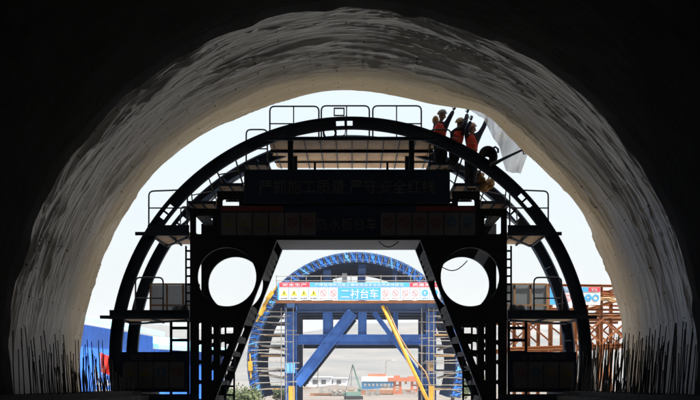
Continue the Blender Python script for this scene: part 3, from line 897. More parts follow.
YW = 44.1
worker(dict(head=(441.8, 114.8), neck=(441, 121.5), chest=(440.3, 128.5), pelvis=(439.8, 143.5),
            sh_a=(435.6, 124.6, .05), el_a=(434.5, 133, .10), wr_a=(440, 139.5, .16), hand_a=(443, 139, .2),
            sh_b=(446.5, 124, -.05), el_b=(450.2, 116.8, -.1), wr_b=(453.6, 110.6, -.05), hand_b=(454.8, 107.8, 0),
            hip_a=(437, 145), kn_a=(437.8, 157), ankle_a=(436.5, 168.6), hip_b=(443, 145), kn_b=(444.2, 157), ankle_b=(443.5, 168.6)),
       YW, 'left worker in a red vest with one arm stretched up to the sheeting', M['helmet_b'])
worker(dict(head=(459.8, 123), neck=(459, 129.5), chest=(458, 135.5), pelvis=(455, 149),
            sh_a=(453.5, 131.5, .06), el_a=(462, 128, -.16), wr_a=(466, 120.5, -.12), hand_a=(467.3, 117.5, -.1),
            sh_b=(463.2, 130, -.05), el_b=(465.6, 121, -.02), wr_b=(467.4, 113.3, 0), hand_b=(468, 110.5, 0),
            hip_a=(452.5, 150), kn_a=(452.5, 160), ankle_a=(447.5, 168.8), hip_b=(457.5, 150.5), kn_b=(455.5, 161), ankle_b=(449.5, 168.8)),
       YW - .1, 'middle worker in a red vest leaning right with both hands raised', M['helmet_y'])
worker(dict(head=(471.6, 128), neck=(471.8, 134.5), chest=(472.2, 140), pelvis=(471.3, 155),
            sh_a=(467, 136.5, .05), el_a=(466.5, 129.5, -.18), wr_a=(470.5, 122, -.2), hand_a=(471, 119, -.2),
            sh_b=(479, 135.3, -.05), el_b=(484, 126.5, 0), wr_b=(487.4, 117.6, .05), hand_b=(488.5, 114.6, .05),
            hip_a=(468.5, 157), kn_a=(467.8, 172), ankle_a=(467, 187.5), hip_b=(474, 157), kn_b=(474, 172), ankle_b=(472.5, 187.5)),
       YW - .2, 'right worker in a red vest and orange helmet reaching highest with the right arm', M['helmet_o'])
b = MB(); b.ball(W(435.6, 120.5, YW + .22), .115, 12, 8, (.8, .7, 1.15))
tag(b.build('shoulder_bag', M['tarp_tan'], None, True), 'tan bag carried on the back of the left worker', 'bag')

# ================================================================== reinforcing bars
bar_meshes = {}
def rebar(loc, tip, m, label, group, r=.0105):
    L = (tip - loc).length
    key = m.name
    if key not in bar_meshes:
        b = MB(); b.path([Vector((0, 0, 0)), Vector((.01, 0, .5)), Vector((-.004, .006, 1))], r, 6)
        o = b.build('reinforcing_bar', m); bar_meshes[key] = o; 
    else:
        o = bar_meshes[key].copy(); COL.objects.link(o)
    o.location = loc
    o.rotation_mode = 'XYZ'
    o.rotation_euler = (tip - loc).to_track_quat('Z', 'Y').to_euler()
    o.scale = (1, 1, L)
    tag(o, label, 'rebar', group)
rnd = random.Random(3)
def bar_rows(side, rows, label, group):
    for xb, n, z0, z1, y0, y1 in rows:
        for i in range(n):
            y = y0 + (y1 - y0) * (i + rnd.uniform(-.35, .35)) / n
            z = rnd.uniform(z0, z1)
            lean = (z - 1.36) * rnd.uniform(.03, .12)
            x = xb + rnd.uniform(-.05, .05)
            rebar(Vector((side * x, y, 1.36)), Vector((side * (x + lean), y + rnd.uniform(-.10, .10), z)), M['rebar'], label, group)
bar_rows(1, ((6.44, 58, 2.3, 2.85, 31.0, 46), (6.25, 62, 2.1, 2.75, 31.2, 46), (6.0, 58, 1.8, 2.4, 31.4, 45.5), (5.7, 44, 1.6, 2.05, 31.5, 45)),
         'dark reinforcing bar standing in the crowded rows along the right tunnel wall', 'bars along the right wall')
bar_rows(-1, ((6.44, 28, 2.2, 2.75, 31.0, 45), (6.25, 34, 1.8, 2.6, 31.2, 45), (6.0, 38, 1.65, 2.2, 31.4, 45), (5.7, 30, 1.55, 1.95, 31.5, 44)),
         'dark reinforcing bar standing in the sparse rows along the left tunnel wall', 'bars along the left wall')
for i in range(18):
    y = 49 + rnd.uniform(0, 8)
    x = W(566 + i * 2.4, 400, y).x
    z = W(0, 345 + rnd.uniform(-6, 12), y).z
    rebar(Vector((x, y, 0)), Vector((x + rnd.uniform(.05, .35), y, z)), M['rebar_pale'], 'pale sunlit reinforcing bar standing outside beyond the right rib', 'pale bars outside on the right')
for i in range(8):
    y = 49 + rnd.uniform(0, 4)
    x = W(97 + i * 2.1, 400, y).x
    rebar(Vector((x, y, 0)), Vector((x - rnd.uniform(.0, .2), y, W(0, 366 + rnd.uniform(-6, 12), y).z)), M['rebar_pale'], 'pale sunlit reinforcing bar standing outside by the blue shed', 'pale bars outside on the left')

# ================================================================== blue formwork trolley outside
YB = 94.0
def B(px, py, dy=0.0): 
    p = W(px, py, YB); p.y += dy; return p
KB = YB / F
bt = thing('formwork_trolley', 'tall bright blue arch formwork trolley with a white safety banner standing outside', 'trolley', (B(357.5, 0).x, YB + 6, 0))
bcx, bcz, bro, bri = B(356.6, 361.5).x, B(356.6, 361.5).z, 109.5 * KB, 99.5 * KB
BL = 12.5
def rseg(b, r0, r1, y0, y1, a0, a1):
    vs = []
    for a in (a0, a1):
        for r, yv in ((r0, y0), (r1, y0), (r1, y1), (r0, y1)): vs.append((bcx + r * math.cos(a), yv, bcz + r * math.sin(a)))
    b.add(vs, [(0, 1, 2, 3), (7, 6, 5, 4), (0, 4, 5, 1), (1, 5, 6, 2), (2, 6, 7, 3), (3, 7, 4, 0)])
b = MB()
for i in range(110):
    a0, a1 = R(-20 + 220 * i / 110), R(-20 + 220 * (i + 1) / 110)
    rseg(b, bro - .05, bro, YB, YB + BL, a0, a1)
b.build('shell_plate', M['blue_dark'], bt)
b = MB()
for i in range(110):
    a0, a1 = R(-20 + 220 * i / 110), R(-20 + 220 * (i + 1) / 110)
    rseg(b, bri, bri + .06, YB + .02, YB + .3, a0, a1)
    rseg(b, bro - .12, bro - .052, YB - .02, YB + .18, a0, a1)
    for yv in (YB + 2.1, YB + 4.2, YB + 6.3, YB + 8.4, YB + 10.5, YB + BL - .2):
        rseg(b, bri, bro - .06, yv, yv + .06, a0, a1)
b.build('shell_rib', M['blue_dark'], bt)
n = 62
for i in range(n):
    am = -20 + 220 * (i + .5) / n
    b = MB()
    rseg(b, bri + .08, bri + .20, YB - .05, YB + .25, R(am - 1.35), R(am + 1.35))
    rseg(b, bri + .24, bro - .15, YB - .02 + .06 * (i % 2), YB + .25, R(am - 1.0 - .3 * (i % 2)), R(am + 1.1))
    b.bar((bcx + bri * math.cos(R(am - 1.3)), YB - .08, bcz + bri * math.sin(R(am - 1.3))), (bcx + bro * math.cos(R(am + 1.3)), YB - .08, bcz + bro * math.sin(R(am + 1.3))), .05, .05)
    b.build('shell_block', M[('blue_mid', 'blue_mid', 'blue', 'blue_mid', 'blue_light', 'blue', 'blue_mid')[i % 7]], bt)
# joints / screw jacks in pale metal between blocks
for i in range(0, n + 1):
    a = R(-20 + 220 * i / n)
    b = MB(); b.tube((bcx + (bri - .02) * math.cos(a), YB - .05, bcz + (bri - .02) * math.sin(a)), (bcx + (bro + .03) * math.cos(a), YB - .05, bcz + (bro + .03) * math.sin(a)), .022, 5); b.build('shell_joint', M['pipe'], bt)
for px, py in ((262.5, 311), (250.5, 366), (270, 296)):
    b = MB(); c = B(px, py, -.2); a = math.atan2(c.z - bcz, c.x - bcx)
    b.bar(c + Vector((-.5 * math.sin(a), 0, .5 * math.cos(a))) * .55, c - Vector((-.5 * math.sin(a), 0, .5 * math.cos(a))) * .55, .24, .25); b.tube(c + Vector((-.7 * math.sin(a), 0, .7 * math.cos(a))), c - Vector((-.7 * math.sin(a), 0, .7 * math.cos(a))), .05)
    b.build('hydraulic_jack', M['yellow'], bt)

def beam(name, p, q, w, m='blue', dy=0, dep=None, parent=None, flange=True):
    b = MB()
    if flange: b.ibar(B(*p, dy), B(*q, dy), w * KB, dep or w * KB, (0, 1, 0), .04)
    else: b.bar(B(*p, dy), B(*q, dy), w * KB, dep or w * KB)
    return b.build(name, M[m], parent or bt)
# main gantry: three frames deep
for dy in (0.6, 4.6, 8.6, 11.8):
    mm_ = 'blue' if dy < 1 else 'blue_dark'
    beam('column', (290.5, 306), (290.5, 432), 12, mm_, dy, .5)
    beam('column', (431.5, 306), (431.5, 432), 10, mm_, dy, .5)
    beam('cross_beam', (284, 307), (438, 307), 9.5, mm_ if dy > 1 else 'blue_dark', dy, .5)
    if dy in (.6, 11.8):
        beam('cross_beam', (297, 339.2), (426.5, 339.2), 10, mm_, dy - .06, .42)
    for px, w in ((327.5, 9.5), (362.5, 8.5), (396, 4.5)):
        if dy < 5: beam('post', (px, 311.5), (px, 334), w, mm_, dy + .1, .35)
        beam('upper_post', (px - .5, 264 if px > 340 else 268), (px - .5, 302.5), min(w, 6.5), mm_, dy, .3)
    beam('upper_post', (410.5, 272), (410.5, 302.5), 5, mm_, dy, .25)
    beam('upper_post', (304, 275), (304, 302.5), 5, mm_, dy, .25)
# longitudinal girders
for px, py in ((290.5, 303), (431.5, 303), (362, 268), (327, 270)):
    b = MB(); b.mm(B(px - 4, py, .3), B(px + 4, py + 5, BL)); b.build('long_girder', M['blue_dark'], bt)
beam('diagonal_brace', (352.5, 312), (296, 384), 11, 'blue', .42, .4)
beam('diagonal_brace', (374, 312), (428, 386), 4.8, 'blue', .3, .25)
beam('diagonal_brace', (352.5, 312), (296, 384), 11, 'blue_dark', 8.4, .4)
# inner radial props from the gantry to the shell
for a_, p in ((152, (284, 318)), (170, (284, 350)), (187, (284, 378)), (28, (438, 318)), (10, (438, 350)), (-7, (438, 378))):
    q = Vector((bcx + (bri - .05) * math.cos(R(a_)), YB + .5, bcz + (bri - .05) * math.sin(R(a_))))
    b = MB(); b.tube(B(*p, .5), q, .07, 8); b.build('screw_prop', M['pipe'], bt)
b = MB(); b.path([B(382, 306, -.55), B(428, 402, -.55)], .105, 10); 
tag(b.build('pump_pipe', M['yellow'], None, True), 'long yellow concrete pipe leaning down across the blue trolley opening', 'pipe')
b = MB(); b.path([B(386, 306, -.5), B(399, 336, -.5), B(411, 356, -.52), B(425, 372, -.6), B(430, 386, -.5)], .05, 6)
tag(b.build('hose', M['board'], None, True), 'brown hose hanging beside the yellow pipe on the blue trolley', 'hose')
# yellow column feet
for px in (291.5, 431.5):
    b = MB(); b.mm(B(px - 3, 386, -.1), B(px + 3, 415, .3)); b.build('column_foot', M['yellow'], bt)
# walkway, banner, railing
b = MB(); b.mm(B(276, 301.3, -.75), B(441, 303.2, .2)); b.build('walkway_board', M['orange'], bt)
b = MB()
for i in range(12):
    b.tube(B(277 + i * 14.8, 302, -.72), B(277 + i * 14.8, 276, -.72), .022, 5)
for py in (277, 281.6): b.tube(B(276, py, -.72), B(441, py, -.72), .022, 5)
b.build('walkway_rail', M['pipe'], bt)
b = MB(); b.mm(B(279, 283.2, -.82), B(439, 300.8, -.76)); bn = b.build('safety_banner', M['sign_white'], bt)
def flat(name, x0, y0, x1, y1, m, d=-.835):
    b = MB(); b.mm(B(x0, y0, d), B(x1, y1, -.821)); return b.build(name, M[m], bn)
flat('banner_strip', 280, 283.4, 310, 287.8, 'sign_red')
flat('banner_strip', 310.3, 283.4, 409, 287.8, 'sign_cyan')
flat('banner_strip', 409.3, 283.4, 438.8, 287.8, 'sign_red')
flat('banner_strip', 278.3, 283.4, 279.9, 300.8, 'sign_cyan')
flat('banner_block', 338.5, 288.6, 380.5, 300.3, 'sign_cyan')
text('banner_lettering', '二衬台车', B(359.5, 294.5, -.84), 9.6 * KB, M['sign_white'], bn, width=37 * KB)
text('banner_lettering', '安全生产', B(295, 285.6, -.84), 3.0 * KB, M['sign_white'], bn, width=24 * KB)
text('banner_lettering', '质量第一', B(424, 285.6, -.84), 3.0 * KB, M['sign_white'], bn, width=24 * KB)
text('banner_lettering', '严格管理规范施工确保隧道安全优质高效建设', B(359, 285.6, -.84), 2.9 * KB, M['sign_white'], bn, width=88 * KB)
for i, kd in enumerate(['tri'] * 4 + ['ban'] * 2):
    pict(kd, B(284.8 + 9.75 * i, 293.6, -.822), 3.3 * KB, bn)
    flat('panel_line', 289.5 + 9.75 * i, 288.5, 289.8 + 9.75 * i, 300.6, 'sign_cyan')
    text('panel_caption', '当心安全' if kd == 'tri' else '禁止入内', B(284.8 + 9.75 * i, 298.9, -.83), 1.3 * KB, M['sign_ink' if kd == 'tri' else 'pink_ink'], bn, width=6.5 * KB)
for i, kd in enumerate(['ban'] * 4 + ['man'] * 2):
    pict(kd, B(385.4 + 9.75 * i, 293.6, -.822), 3.3 * KB, bn)
    flat('panel_line', 390.1 + 9.75 * i, 288.5, 390.4 + 9.75 * i, 300.6, 'sign_cyan')
    text('panel_caption', '禁止入内' if kd == 'ban' else '注意安全', B(385.4 + 9.75 * i, 298.9, -.83), 1.3 * KB, M['pink_ink' if kd == 'ban' else 'sign_cyan'], bn, width=6.5 * KB)
# scaffold levels between gantry and shell: boards and loose pipes
rs = random.Random(11)
for s in (1, -1):
    for py, m in ((322, 'pipe'), (334, 'board'), (345.5, 'pipe'), (355, 'board'), (371, 'pipe'), (388, 'board')):
        rin = 97 * math.sqrt(max(.05, 1 - ((361 - py) / 99.5) ** 2))
        x0 = 357.5 - s * rin; x1 = 357.5 - s * 74
        b = MB(); b.mm(B(x0, py, -.1), B(x1 + s * -3, py + (1.6 if m == 'board' else .9), 1.2)); b.build('scaffold_board', M[m], bt)
        b = MB(); b.mm(B(x0, py - 2, 3), B(x1, py, 6.5)); b.build('scaffold_board', M['blue_dark'], bt)
    for k in range(14):
        py = 312 + k * 6 + rs.uniform(-2, 2)
        rin = 103 * math.sqrt(max(.05, 1 - ((361 - py) / 108) ** 2))
        x0 = 357.5 - s * (rin + rs.uniform(-4, 4)); x1 = 357.5 - s * (62 + rs.uniform(-4, 10))
        b = MB(); b.tube(B(x0, py + rs.uniform(-1, 1), -.25), B(x1, py + rs.uniform(-1.5, 1.5), -.25 + rs.uniform(0, .4)), .028, 5); b.build('scaffold_pipe', M['pipe'], bt)
    for px_ in (64, 71, 76):
        b = MB(); b.tube(B(357.5 - s * px_, 308, -.3), B(357.5 - s * px_, 420, -.3), .028, 5); b.build('scaffold_pipe', M['pipe'], bt)
# small ladder and toolbox panels by the columns
b = MB(); b.mm(B(285.5, 363, -.2), B(295, 373, .2)); b.build('control_box', M['blue_light'], bt)
b = MB(); b.mm(B(427, 362, -.1), B(433, 371, .3)); b.build('control_box', M['board'], bt)
b = MB(); b.mm(B(342, 272, 1), B(347, 284, 1.5)); b.build('white_panel', M['sign_white'], bt)

# ================================================================== orange steel gantry on the right
rs = random.Random(11)
YO = 58.0
def O(px, py, dy=0.0):
    p = W(px, py, YO); p.y += dy; return p
KO = YO / F
og = thing('steel_gantry', 'rusty orange steel truss gantry standing outside behind the right arch rib', 'gantry', (O(575, 0).x, YO + 3, 0))
def obar(name, p, q, w, dy=0, d=.14, m='orange'):
    b = MB(); b.ibar(O(*p, dy), O(*q, dy), w * KO, d, (0, 1, 0), .02); b.build(name, M[m], og)
for dy in (0, 3.6, 7):
    for px in (524, 550, 575, 601, 627): obar('post', (px, 286), (px + rs.uniform(-1.5, 1.5), 440), 3.6, dy)
    obar('rail_beam', (505, 284.5), (650, 286.5), 2.6, dy)
    obar('rail_beam', (505, 308), (650, 310.5), 2.2, dy)
    obar('rail_beam', (505, 317), (650, 315.5), 2.6, dy)
    obar('rail_beam', (505, 349), (650, 344), 3.4, dy - .05)
    for a, c in ((524, 550), (575, 601), (601, 627), (627, 653)):
        obar('cross_brace', (a, 319 + rs.uniform(-1, 2)), (c, 343 + rs.uniform(-2, 2)), 1.7, dy - .1, .06)
        if (a, dy) not in ((524, 0), (575, 7)): obar('cross_brace', (c, 319 + rs.uniform(-1, 2)), (a, 343 + rs.uniform(-3, 2)), 1.7, dy - .2, .06)
    obar('cross_brace', (601, 305), (650, 291), 2.6, dy - .1, .08)
    obar('rail_beam', (600, 294), (650, 297), 2.2, dy - .1, .08)
for px in (524, 550, 575, 601, 627):
    b = MB(); b.mm(O(px - 1.5, 311, .1), O(px + 1.5, 315, 7)); b.build('long_beam', M['orange'], og)
    b = MB(); b.mm(O(px - 1.2, 284, .1), O(px + 1.2, 287, 7)); b.build('long_beam', M['orange'], og)
b = MB()
for k in range(7): b.mm(O(500, 312.5, .1 + k), O(652, 314, 1.05 + k))
b.build('deck_board', M['board'], og)
b = MB()
for k in range(6): b.tube(O(540 + k * 17 + rs.uniform(-3, 3), 300 + rs.uniform(-2, 3), -.3), O(600 + k * 9, 303 + rs.uniform(-6, 6), -.3 + k * .1), .03, 5)
b.build('loose_pipe', M['board'], og)
b = MB(); b.mm(O(548, 288, -.55), O(598, 305.5, -.5)); sgn = b.build('safety_board', M['sign_white'], og)
def oflat(x0, y0, x1, y1, m):
    b = MB(); b.mm(O(x0, y0, -.565), O(x1, y1, -.551)); b.build('board_strip', M[m], sgn)
oflat(548, 288.2, 586, 292.5, 'sign_cyan'); oflat(586.3, 288.2, 597.8, 292.5, 'sign_red'); oflat(548, 292.8, 556, 305.3, 'sign_cyan')
pict('ban', O(566, 298.5, -.551), 3.6 * KO, sgn); pict('ban', O(576, 298.5, -.551), 3.6 * KO, sgn); pict('man', O(586, 298.5, -.551), 3.6 * KO, sgn)
plate('mandatory_disc', [circle_pts(O(593.5, 298.5).x, O(593.5, 298.5).z, 3.4 * KO, 24), circle_pts(O(593.5, 298.5).x, O(593.5, 298.5).z, 2.1 * KO, 24)], YO - .565, .012, M['sign_cyan'], sgn)
text('board_lettering', '安全', O(592, 290.4, -.57), 3 * KO, M['sign_white'], sgn)
text('board_lettering', '必须遵守', O(567, 290.4, -.57), 3 * KO, M['sign_white'], sgn, width=26 * KO)

# ================================================================== sheds on the left
def shed(name, A, Bq, h, depth, lab, over=.5):
    """long wall from A to Bq (ground points), body extends to the left"""
    A, Bq = Vector(A), Vector(Bq)
    d = (Bq - A); d.z = 0; L = d.length; d.normalize(); nrm = Vector((-d.y, d.x, 0))
    if nrm.x > 0: nrm = -nrm
    t = thing(name, lab, 'shed', (A + Bq) / 2)
    up = Vector((0, 0, 1))
    b = MB(); k = int(L / .2)
    c = (A + Bq) / 2 + nrm * depth / 2
    rot = Matrix((d, Vector((0, 0, 1)).cross(d), up)).transposed()
    b.box(c + up * h / 2, (L, depth, h), rot)
    for i in range(k):   # corrugation
        p = A + d * (L * (i + .5) / k) - nrm * .0
        b.box(p + up * (h / 2), (.06, .022, h - .1), rot)
    b.build('wall', M['shed_wall'], t)
    # pitched roof
    b = MB()
    e0, e1 = A - nrm * over - d * .4, Bq - nrm * over + d * .4
    r0, r1 = A + nrm * depth / 2 - d * .4, Bq + nrm * depth / 2 + d * .4
    f0, f1 = A + nrm * (depth + over) - d * .4, Bq + nrm * (depth + over) + d * .4
    hh = h + depth * .12
    vs = [e0 + up * h, e1 + up * h, r1 + up * hh, r0 + up * hh, f0 + up * h, f1 + up * h]
    vs += [p + up * .22 for p in vs]
    b.add(vs, [(0, 1, 2, 3), (3, 2, 5, 4), (6, 9, 8, 7), (9, 10, 11, 8), (0, 6, 7, 1), (4, 5, 11, 10), (0, 3, 9, 6), (3, 4, 10, 9), (1, 7, 8, 2), (2, 8, 11, 5)])
    b.build('roof', M['shed_roof'], t)
    return t
def Gp(px, Y): return Vector(((px - VX) / F * Y, Y, 0))
s1 = shed('metal_shed', Gp(50, 56), Gp(153, 78), CZ + 53 / F * 78 - .35, 8, 'bright blue sheet metal shed with pale roof edge left of the trolley')
s2 = shed('metal_shed', Gp(152, 86), Gp(224, 100), CZ + 31 / F * 92, 6, 'lower blue shed with pale roof behind the trolley ladder')
b = MB()
p0 = W(100, 352, 53)
pole = thing('warning_flag', 'red cloth flag on a thin pole in front of the blue shed', 'flag', (p0.x, 53, 0))
b.tube((p0.x, 53, 0), (p0.x, 53, p0.z), .02); b.build('flag_pole', M['pipe'], pole)
P = np.zeros((14, 10, 3))
for i in range(14):
    for j in range(10):
        u, w = i / 13, j / 9
        P[i, j] = (p0.x + .02 + .30 * u, 53 + .07 * math.sin(u * 9 + w * 3), p0.z - .02 - .62 * w - .12 * u)
grid_mesh('flag_cloth', P, M['red_cloth'], parent=pole)
bar_ = thing('barrier', 'white striped low barrier on the ground before the blue shed', 'barrier', (W(105, 0, 55).x, 55, 0))
b = MB()
for py in (383, 390, 397): b.mm(W(96, py, 55), W(116, py + 2.2, 55) + Vector((0, .06, 0)))
b.build('rail', M['sign_white'], bar_)
b = MB()
for px in (97, 106, 115): b.mm(W(px, 380, 55) + Vector((0, .065, 0)), W(px + 1.2, 435, 55) + Vector((0, .12, 0)))
b.build('post', M['sign_white'], bar_)

# ================================================================== far yard
# crawler crane
YC = 150.0
def Cc(px, py, dy=0.0): p = W(px, py, YC); p.y += dy; return p
KC = YC / F
cr = thing('crawler_crane', 'pale green crane with a thin raised boom far off in the yard', 'crane', Cc(352, 392).xy.to_3d())
b = MB()
b.mm(Cc(346, 391.5), Cc(361, 396, 2.2)); b.mm(Cc(357.5, 388.8), Cc(361, 391.4, 1.2)); b.mm(Cc(343.5, 392.5, .2), Cc(345.9, 395.5, 2))
b.build('body', M['crane_green'], cr)
b = MB()
for dy, dx in ((0, 0), (.5, 0), (0, 1.4), (.5, 1.4)): b.bar(Cc(360 + dx, 390, dy), Cc(352.4 + dx * .2, 364.5, dy), .09, .09)
for i in range(14):
    f0, f1 = i / 14, (i + 1) / 14
    b.bar(Cc(360 - 7.6 * f0, 390 - 25.5 * f0), Cc(361.4 - 8.8 * f1, 390 - 25.5 * f1), .05, .05)
b.build('boom', M['crane_green'], cr)
b = MB(); b.tube(Cc(352.4, 365), Cc(351, 386), .02, 4); b.tube(Cc(352.4, 365), Cc(345.5, 392), .02, 4); b.build('hoist_cable', M['rail'], cr)
b = MB()
b.mm(Cc(344, 396.2, -.3), Cc(363, 399.3, .3)); b.build('track', M['rail'], cr)
MB().mm(Cc(344, 396.2, 2.0), Cc(363, 399.3, 2.6)).build('track', M['rail'], cr)
# blue and white workshop
YS = 285.0
def Ss(px, py, dy=0.0): p = W(px, py, YS); p.y += dy; return p
ws = thing('workshop', 'long white and blue workshop hall far off behind the crane', 'building', Ss(380, 390).xy.to_3d())
b = MB(); b.mm(Ss(362, 381.5), Ss(396, 392, 14)); b.build('wall', M['far_blue'], ws)
b = MB(); b.mm(Ss(361.5, 376.5, -.6), Ss(396.5, 381.4, 15)); b.build('roof', M['far_white'], ws)
for i in range(8): MB().mm(Ss(364 + i * 4, 383.5, -.15), Ss(366.4 + i * 4, 386, -.02)).build('window', M['far_white'], ws)
b = MB(); b.mm(Ss(368, 373.7, -.3), Ss(386, 376.4, 0)); b.build('roof_sign', M['far_red'], ws)
# orange portal crane
YG = 215.0
def Gg(px, py, dy=0.0): p = W(px, py, YG); p.y += dy; return p
gc = thing('portal_crane', 'orange red portal crane with two thick legs beside the far workshop', 'crane', Gg(406, 394).xy.to_3d())
b = MB(); b.mm(Gg(388, 377.5), Gg(421, 381.5, 1.6)); b.mm(Gg(394, 375.4, .2), Gg(400, 377.4, 1.4)); b.mm(Gg(408, 376.2, .2), Gg(415, 377.4, 1.4)); b.build('girder', M['far_red'], gc)
for px in (397.5, 415):
    b = MB(); b.bar(Gg(px - 2.6, 381.6, .6), Gg(px - 3.4, 393, .6), .3, .8); b.bar(Gg(px + 2.6, 381.6, .6), Gg(px + 3.4, 393, .6), .3, .8); b.mm(Gg(px - 4, 384.5, .4), Gg(px + 4, 386, .9)); b.mm(Gg(px - 5, 391.1, -.5), Gg(px + 5, 394.5, 3)); b.build('leg', M['far_red'], gc)
b = MB(); b.mm(Gg(405, 381.6, .4), Gg(407, 384, 1.0)); b.build('trolley_hoist', M['yellow'], gc)
# heaps of soil and materials
for i, (px, w, h, Y_, lab) in enumerate(((322, 9, .7, 240, 'wide low heap of pale soil left of the far crane'), (383, 8, .6, 260, 'low heap of pale soil before the far workshop'), (305, 7, .8, 290, 'small far soil heap beside the left blue column'), (336, 8, 1.0, 330, 'distant soil heap behind the crane'))):
    P = np.zeros((36, 18, 3)); c = Gp(px, Y_)
    for a in range(36):
        for r_ in range(18):
            f = r_ / 17; an = 2 * math.pi * a / 35
            rad = w * f * (1 + .2 * math.sin(3 * an + i))
            nz = float(vnoise(np.array(a * .5), np.array(r_ * .6), 60 + i))
            P[a, r_] = (c.x + rad * math.cos(an), c.y + rad * .7 * math.sin(an), -.05 + h * (1 - f ** 1.3) * (.8 + .4 * nz))
    P[-1] = P[0]
    tag(grid_mesh('soil_heap', P, M['earth']), lab, 'soil heap', 'far soil heaps')
# small site cabins and trucks far off
for i, (px, Y_, w, h, m, lab) in enumerate(((308, 420, 12, 2.8, 'far_white', 'long white site cabin far off left of the crane'), (333, 450, 8, 2.6, 'far_white', 'short white site cabin far off behind the soil heaps'))):
    c = Gp(px, Y_)
    t = thing('site_cabin', lab, 'cabin', c)
    MB().mm((c.x - w / 2, c.y, 0), (c.x + w / 2, c.y + 4, h)).build('wall', M[m], t)
    MB().mm((c.x - w / 2 - .3, c.y - .4, h + .002), (c.x + w / 2 + .3, c.y + 4.4, h + .3)).build('roof', M['far_white'], t)
    for k in range(int(w / 2.2)): MB().mm((c.x - w / 2 + .6 + k * 2.2, c.y - .06, 1.1), (c.x - w / 2 + 1.8 + k * 2.2, c.y - .003, 2.2)).build('window', M['sign_ink'], t)

# yard clutter: stacked materials, trucks and lamp posts far off
rc = random.Random(5)
stack_labels = ['low stack of dark timber beams', 'low stack of pale concrete blocks', 'rusty bundle of steel bars', 'grey pile of pipes']
where = ['left of the crane', 'just right of the crane', 'before the long cabin', 'before the workshop', 'near the orange crane leg', 'by the left blue column', 'by the yellow pipe foot', 'farther out behind the crane']
k = 0
for i, px in enumerate((310, 318, 326, 334, 342, 367, 374, 382, 390, 402, 408, 418, 424, 300)):
    Y_ = rc.uniform(165, 300); c = Gp(px + rc.uniform(-2, 2), Y_)
    b = MB(); kind = i % 4
    nx, nz = rc.randint(3, 6), rc.randint(2, 4)
    for a in range(nx):
        for z in range(nz - (a % 2)):
            if kind == 3: b.tube((c.x + a * .34, c.y, .17 + z * .33), (c.x + a * .34 + .2, c.y + 4, .17 + z * .33), .16, 8)
            elif kind == 2: b.bar((c.x - 2, c.y + a * .2, .08 + z * .16), (c.x + 2.4, c.y + a * .2 + rc.uniform(-.2, .2), .08 + z * .16), .12, .12)
            elif kind == 0: b.bar((c.x - 1.5 + rc.uniform(-.2, .2), c.y + a * .3, .12 + z * .24), (c.x + 1.7, c.y + a * .3, .12 + z * .24), .22, .22)
            else: b.mm((c.x + a * .55, c.y, z * .27), (c.x + a * .55 + .5, c.y + .5, z * .27 + .25))
    o = b.build('material_stack', M[('board', 'concrete_pale', 'orange', 'pipe')[kind]])
    tag(o, stack_labels[kind] + ' lying in the far yard, ' + ('left' if px < 350 else 'right') + ' of the far crane', 'stack', 'material stacks in the far yard: ' + stack_labels[kind] + (' left' if px < 350 else ' right'))
for px, Y_, lab in ((318, 240, 'thin lamp post at the left of the far yard'), (386, 300, 'thin lamp post behind the far workshop'), (426, 260, 'thin lamp post at the right of the far yard')):
    c = Gp(px, Y_); t = thing('lamp_post', lab, 'lamp post', c)
    MB().path([c, c + Vector((0, 0, 5.2)), c + Vector((.3, 0, 5.6)), c + Vector((1.3, 0, 5.75))], .09, 6).build('post', M['pipe'], t)
    MB().mm(c + Vector((1.0, -.12, 5.56)), c + Vector((1.7, .12, 5.66))).build('lamp_head', M['silver'], t)

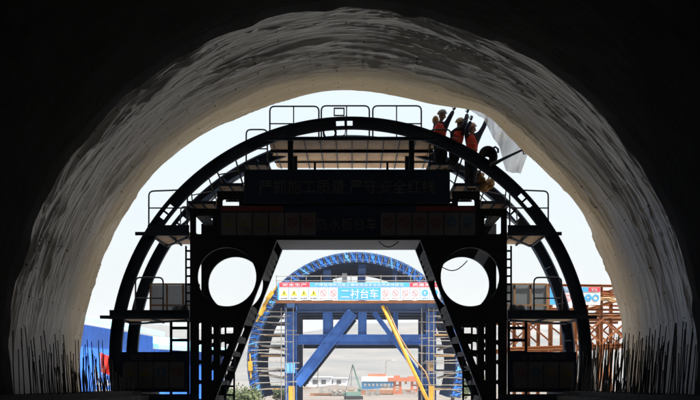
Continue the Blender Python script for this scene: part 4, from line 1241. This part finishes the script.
# ================================================================== trees
def tree(px, Y_, h, w, lab, seed):
    rn = random.Random(seed)
    c = Gp(px, Y_)
    t = thing('tree', lab, 'tree', c, 'trees outside the tunnel')
    b = MB(); b.path([c, c + Vector((.1, 0, h * .35)), c + Vector((-.05, .1, h * .8))], [.16, .11, .03], 7)
    blobs = []
    for k in range(9):
        an = rn.uniform(0, 6.28); rr_ = rn.uniform(.15, .42) * w; z = h * rn.uniform(.3, .92)
        q = c + Vector((rr_ * math.cos(an), rr_ * math.sin(an), z)); blobs.append((q, w * rn.uniform(.16, .30)))
        b.path([c + Vector((0, 0, h * rn.uniform(.2, .5))), q], [.06, .02], 5)
    b.build('trunk', M['bark'], t)
    l = MB()
    for q, r_ in blobs:
        for _ in range(230):
            d = Vector((rn.gauss(0, 1), rn.gauss(0, 1), rn.gauss(0, .8))); d = d.normalized() * r_ * rn.random() ** .4
            p = q + d; s = rn.uniform(.05, .11)
            u = Vector((rn.gauss(0, 1), rn.gauss(0, 1), rn.gauss(0, 1))).normalized(); v_ = u.orthogonal().normalized()
            l.add([p - u * s, p + v_ * s * .6, p + u * s, p - v_ * s * .6], [(0, 1, 2, 3)])
    l.build('crown', M['leaf'], t)
tree(241, 80, 1.12, 1.9, 'bushy green young tree seen low through the left leg of the trolley', 1)
tree(228, 92, 1.05, 1.5, 'small olive bush right beside the left trolley leg', 2)
tree(452, 120, 2.2, 2.4, 'round green tree behind the right column of the blue trolley', 3)
tree(472, 150, 2.3, 2.6, 'dull green tree half hidden by the right trolley leg', 4)
tree(281, 130, 1.1, 2.0, 'low green tree inside the left curve of the blue trolley', 5)

# ================================================================== haze
hm = bpy.data.materials.new('haze_air'); hm.use_nodes = True
n, l = hm.node_tree.nodes, hm.node_tree.links
n.remove(n['Principled BSDF'])
pv = n.new('ShaderNodeVolumePrincipled')
pv.inputs['Color'].default_value = (0.95, 0.97, 1.0, 1)
pv.inputs['Density'].default_value = 0.00024
pv.inputs['Anisotropy'].default_value = 0.2
l.new(pv.outputs[0], n['Material Output'].inputs['Volume'])
b = MB(); b.mm((-2060, -90, -1.5), (2060, 2060, 60))
hz = b.build('haze', hm); hz['kind'] = 'stuff'
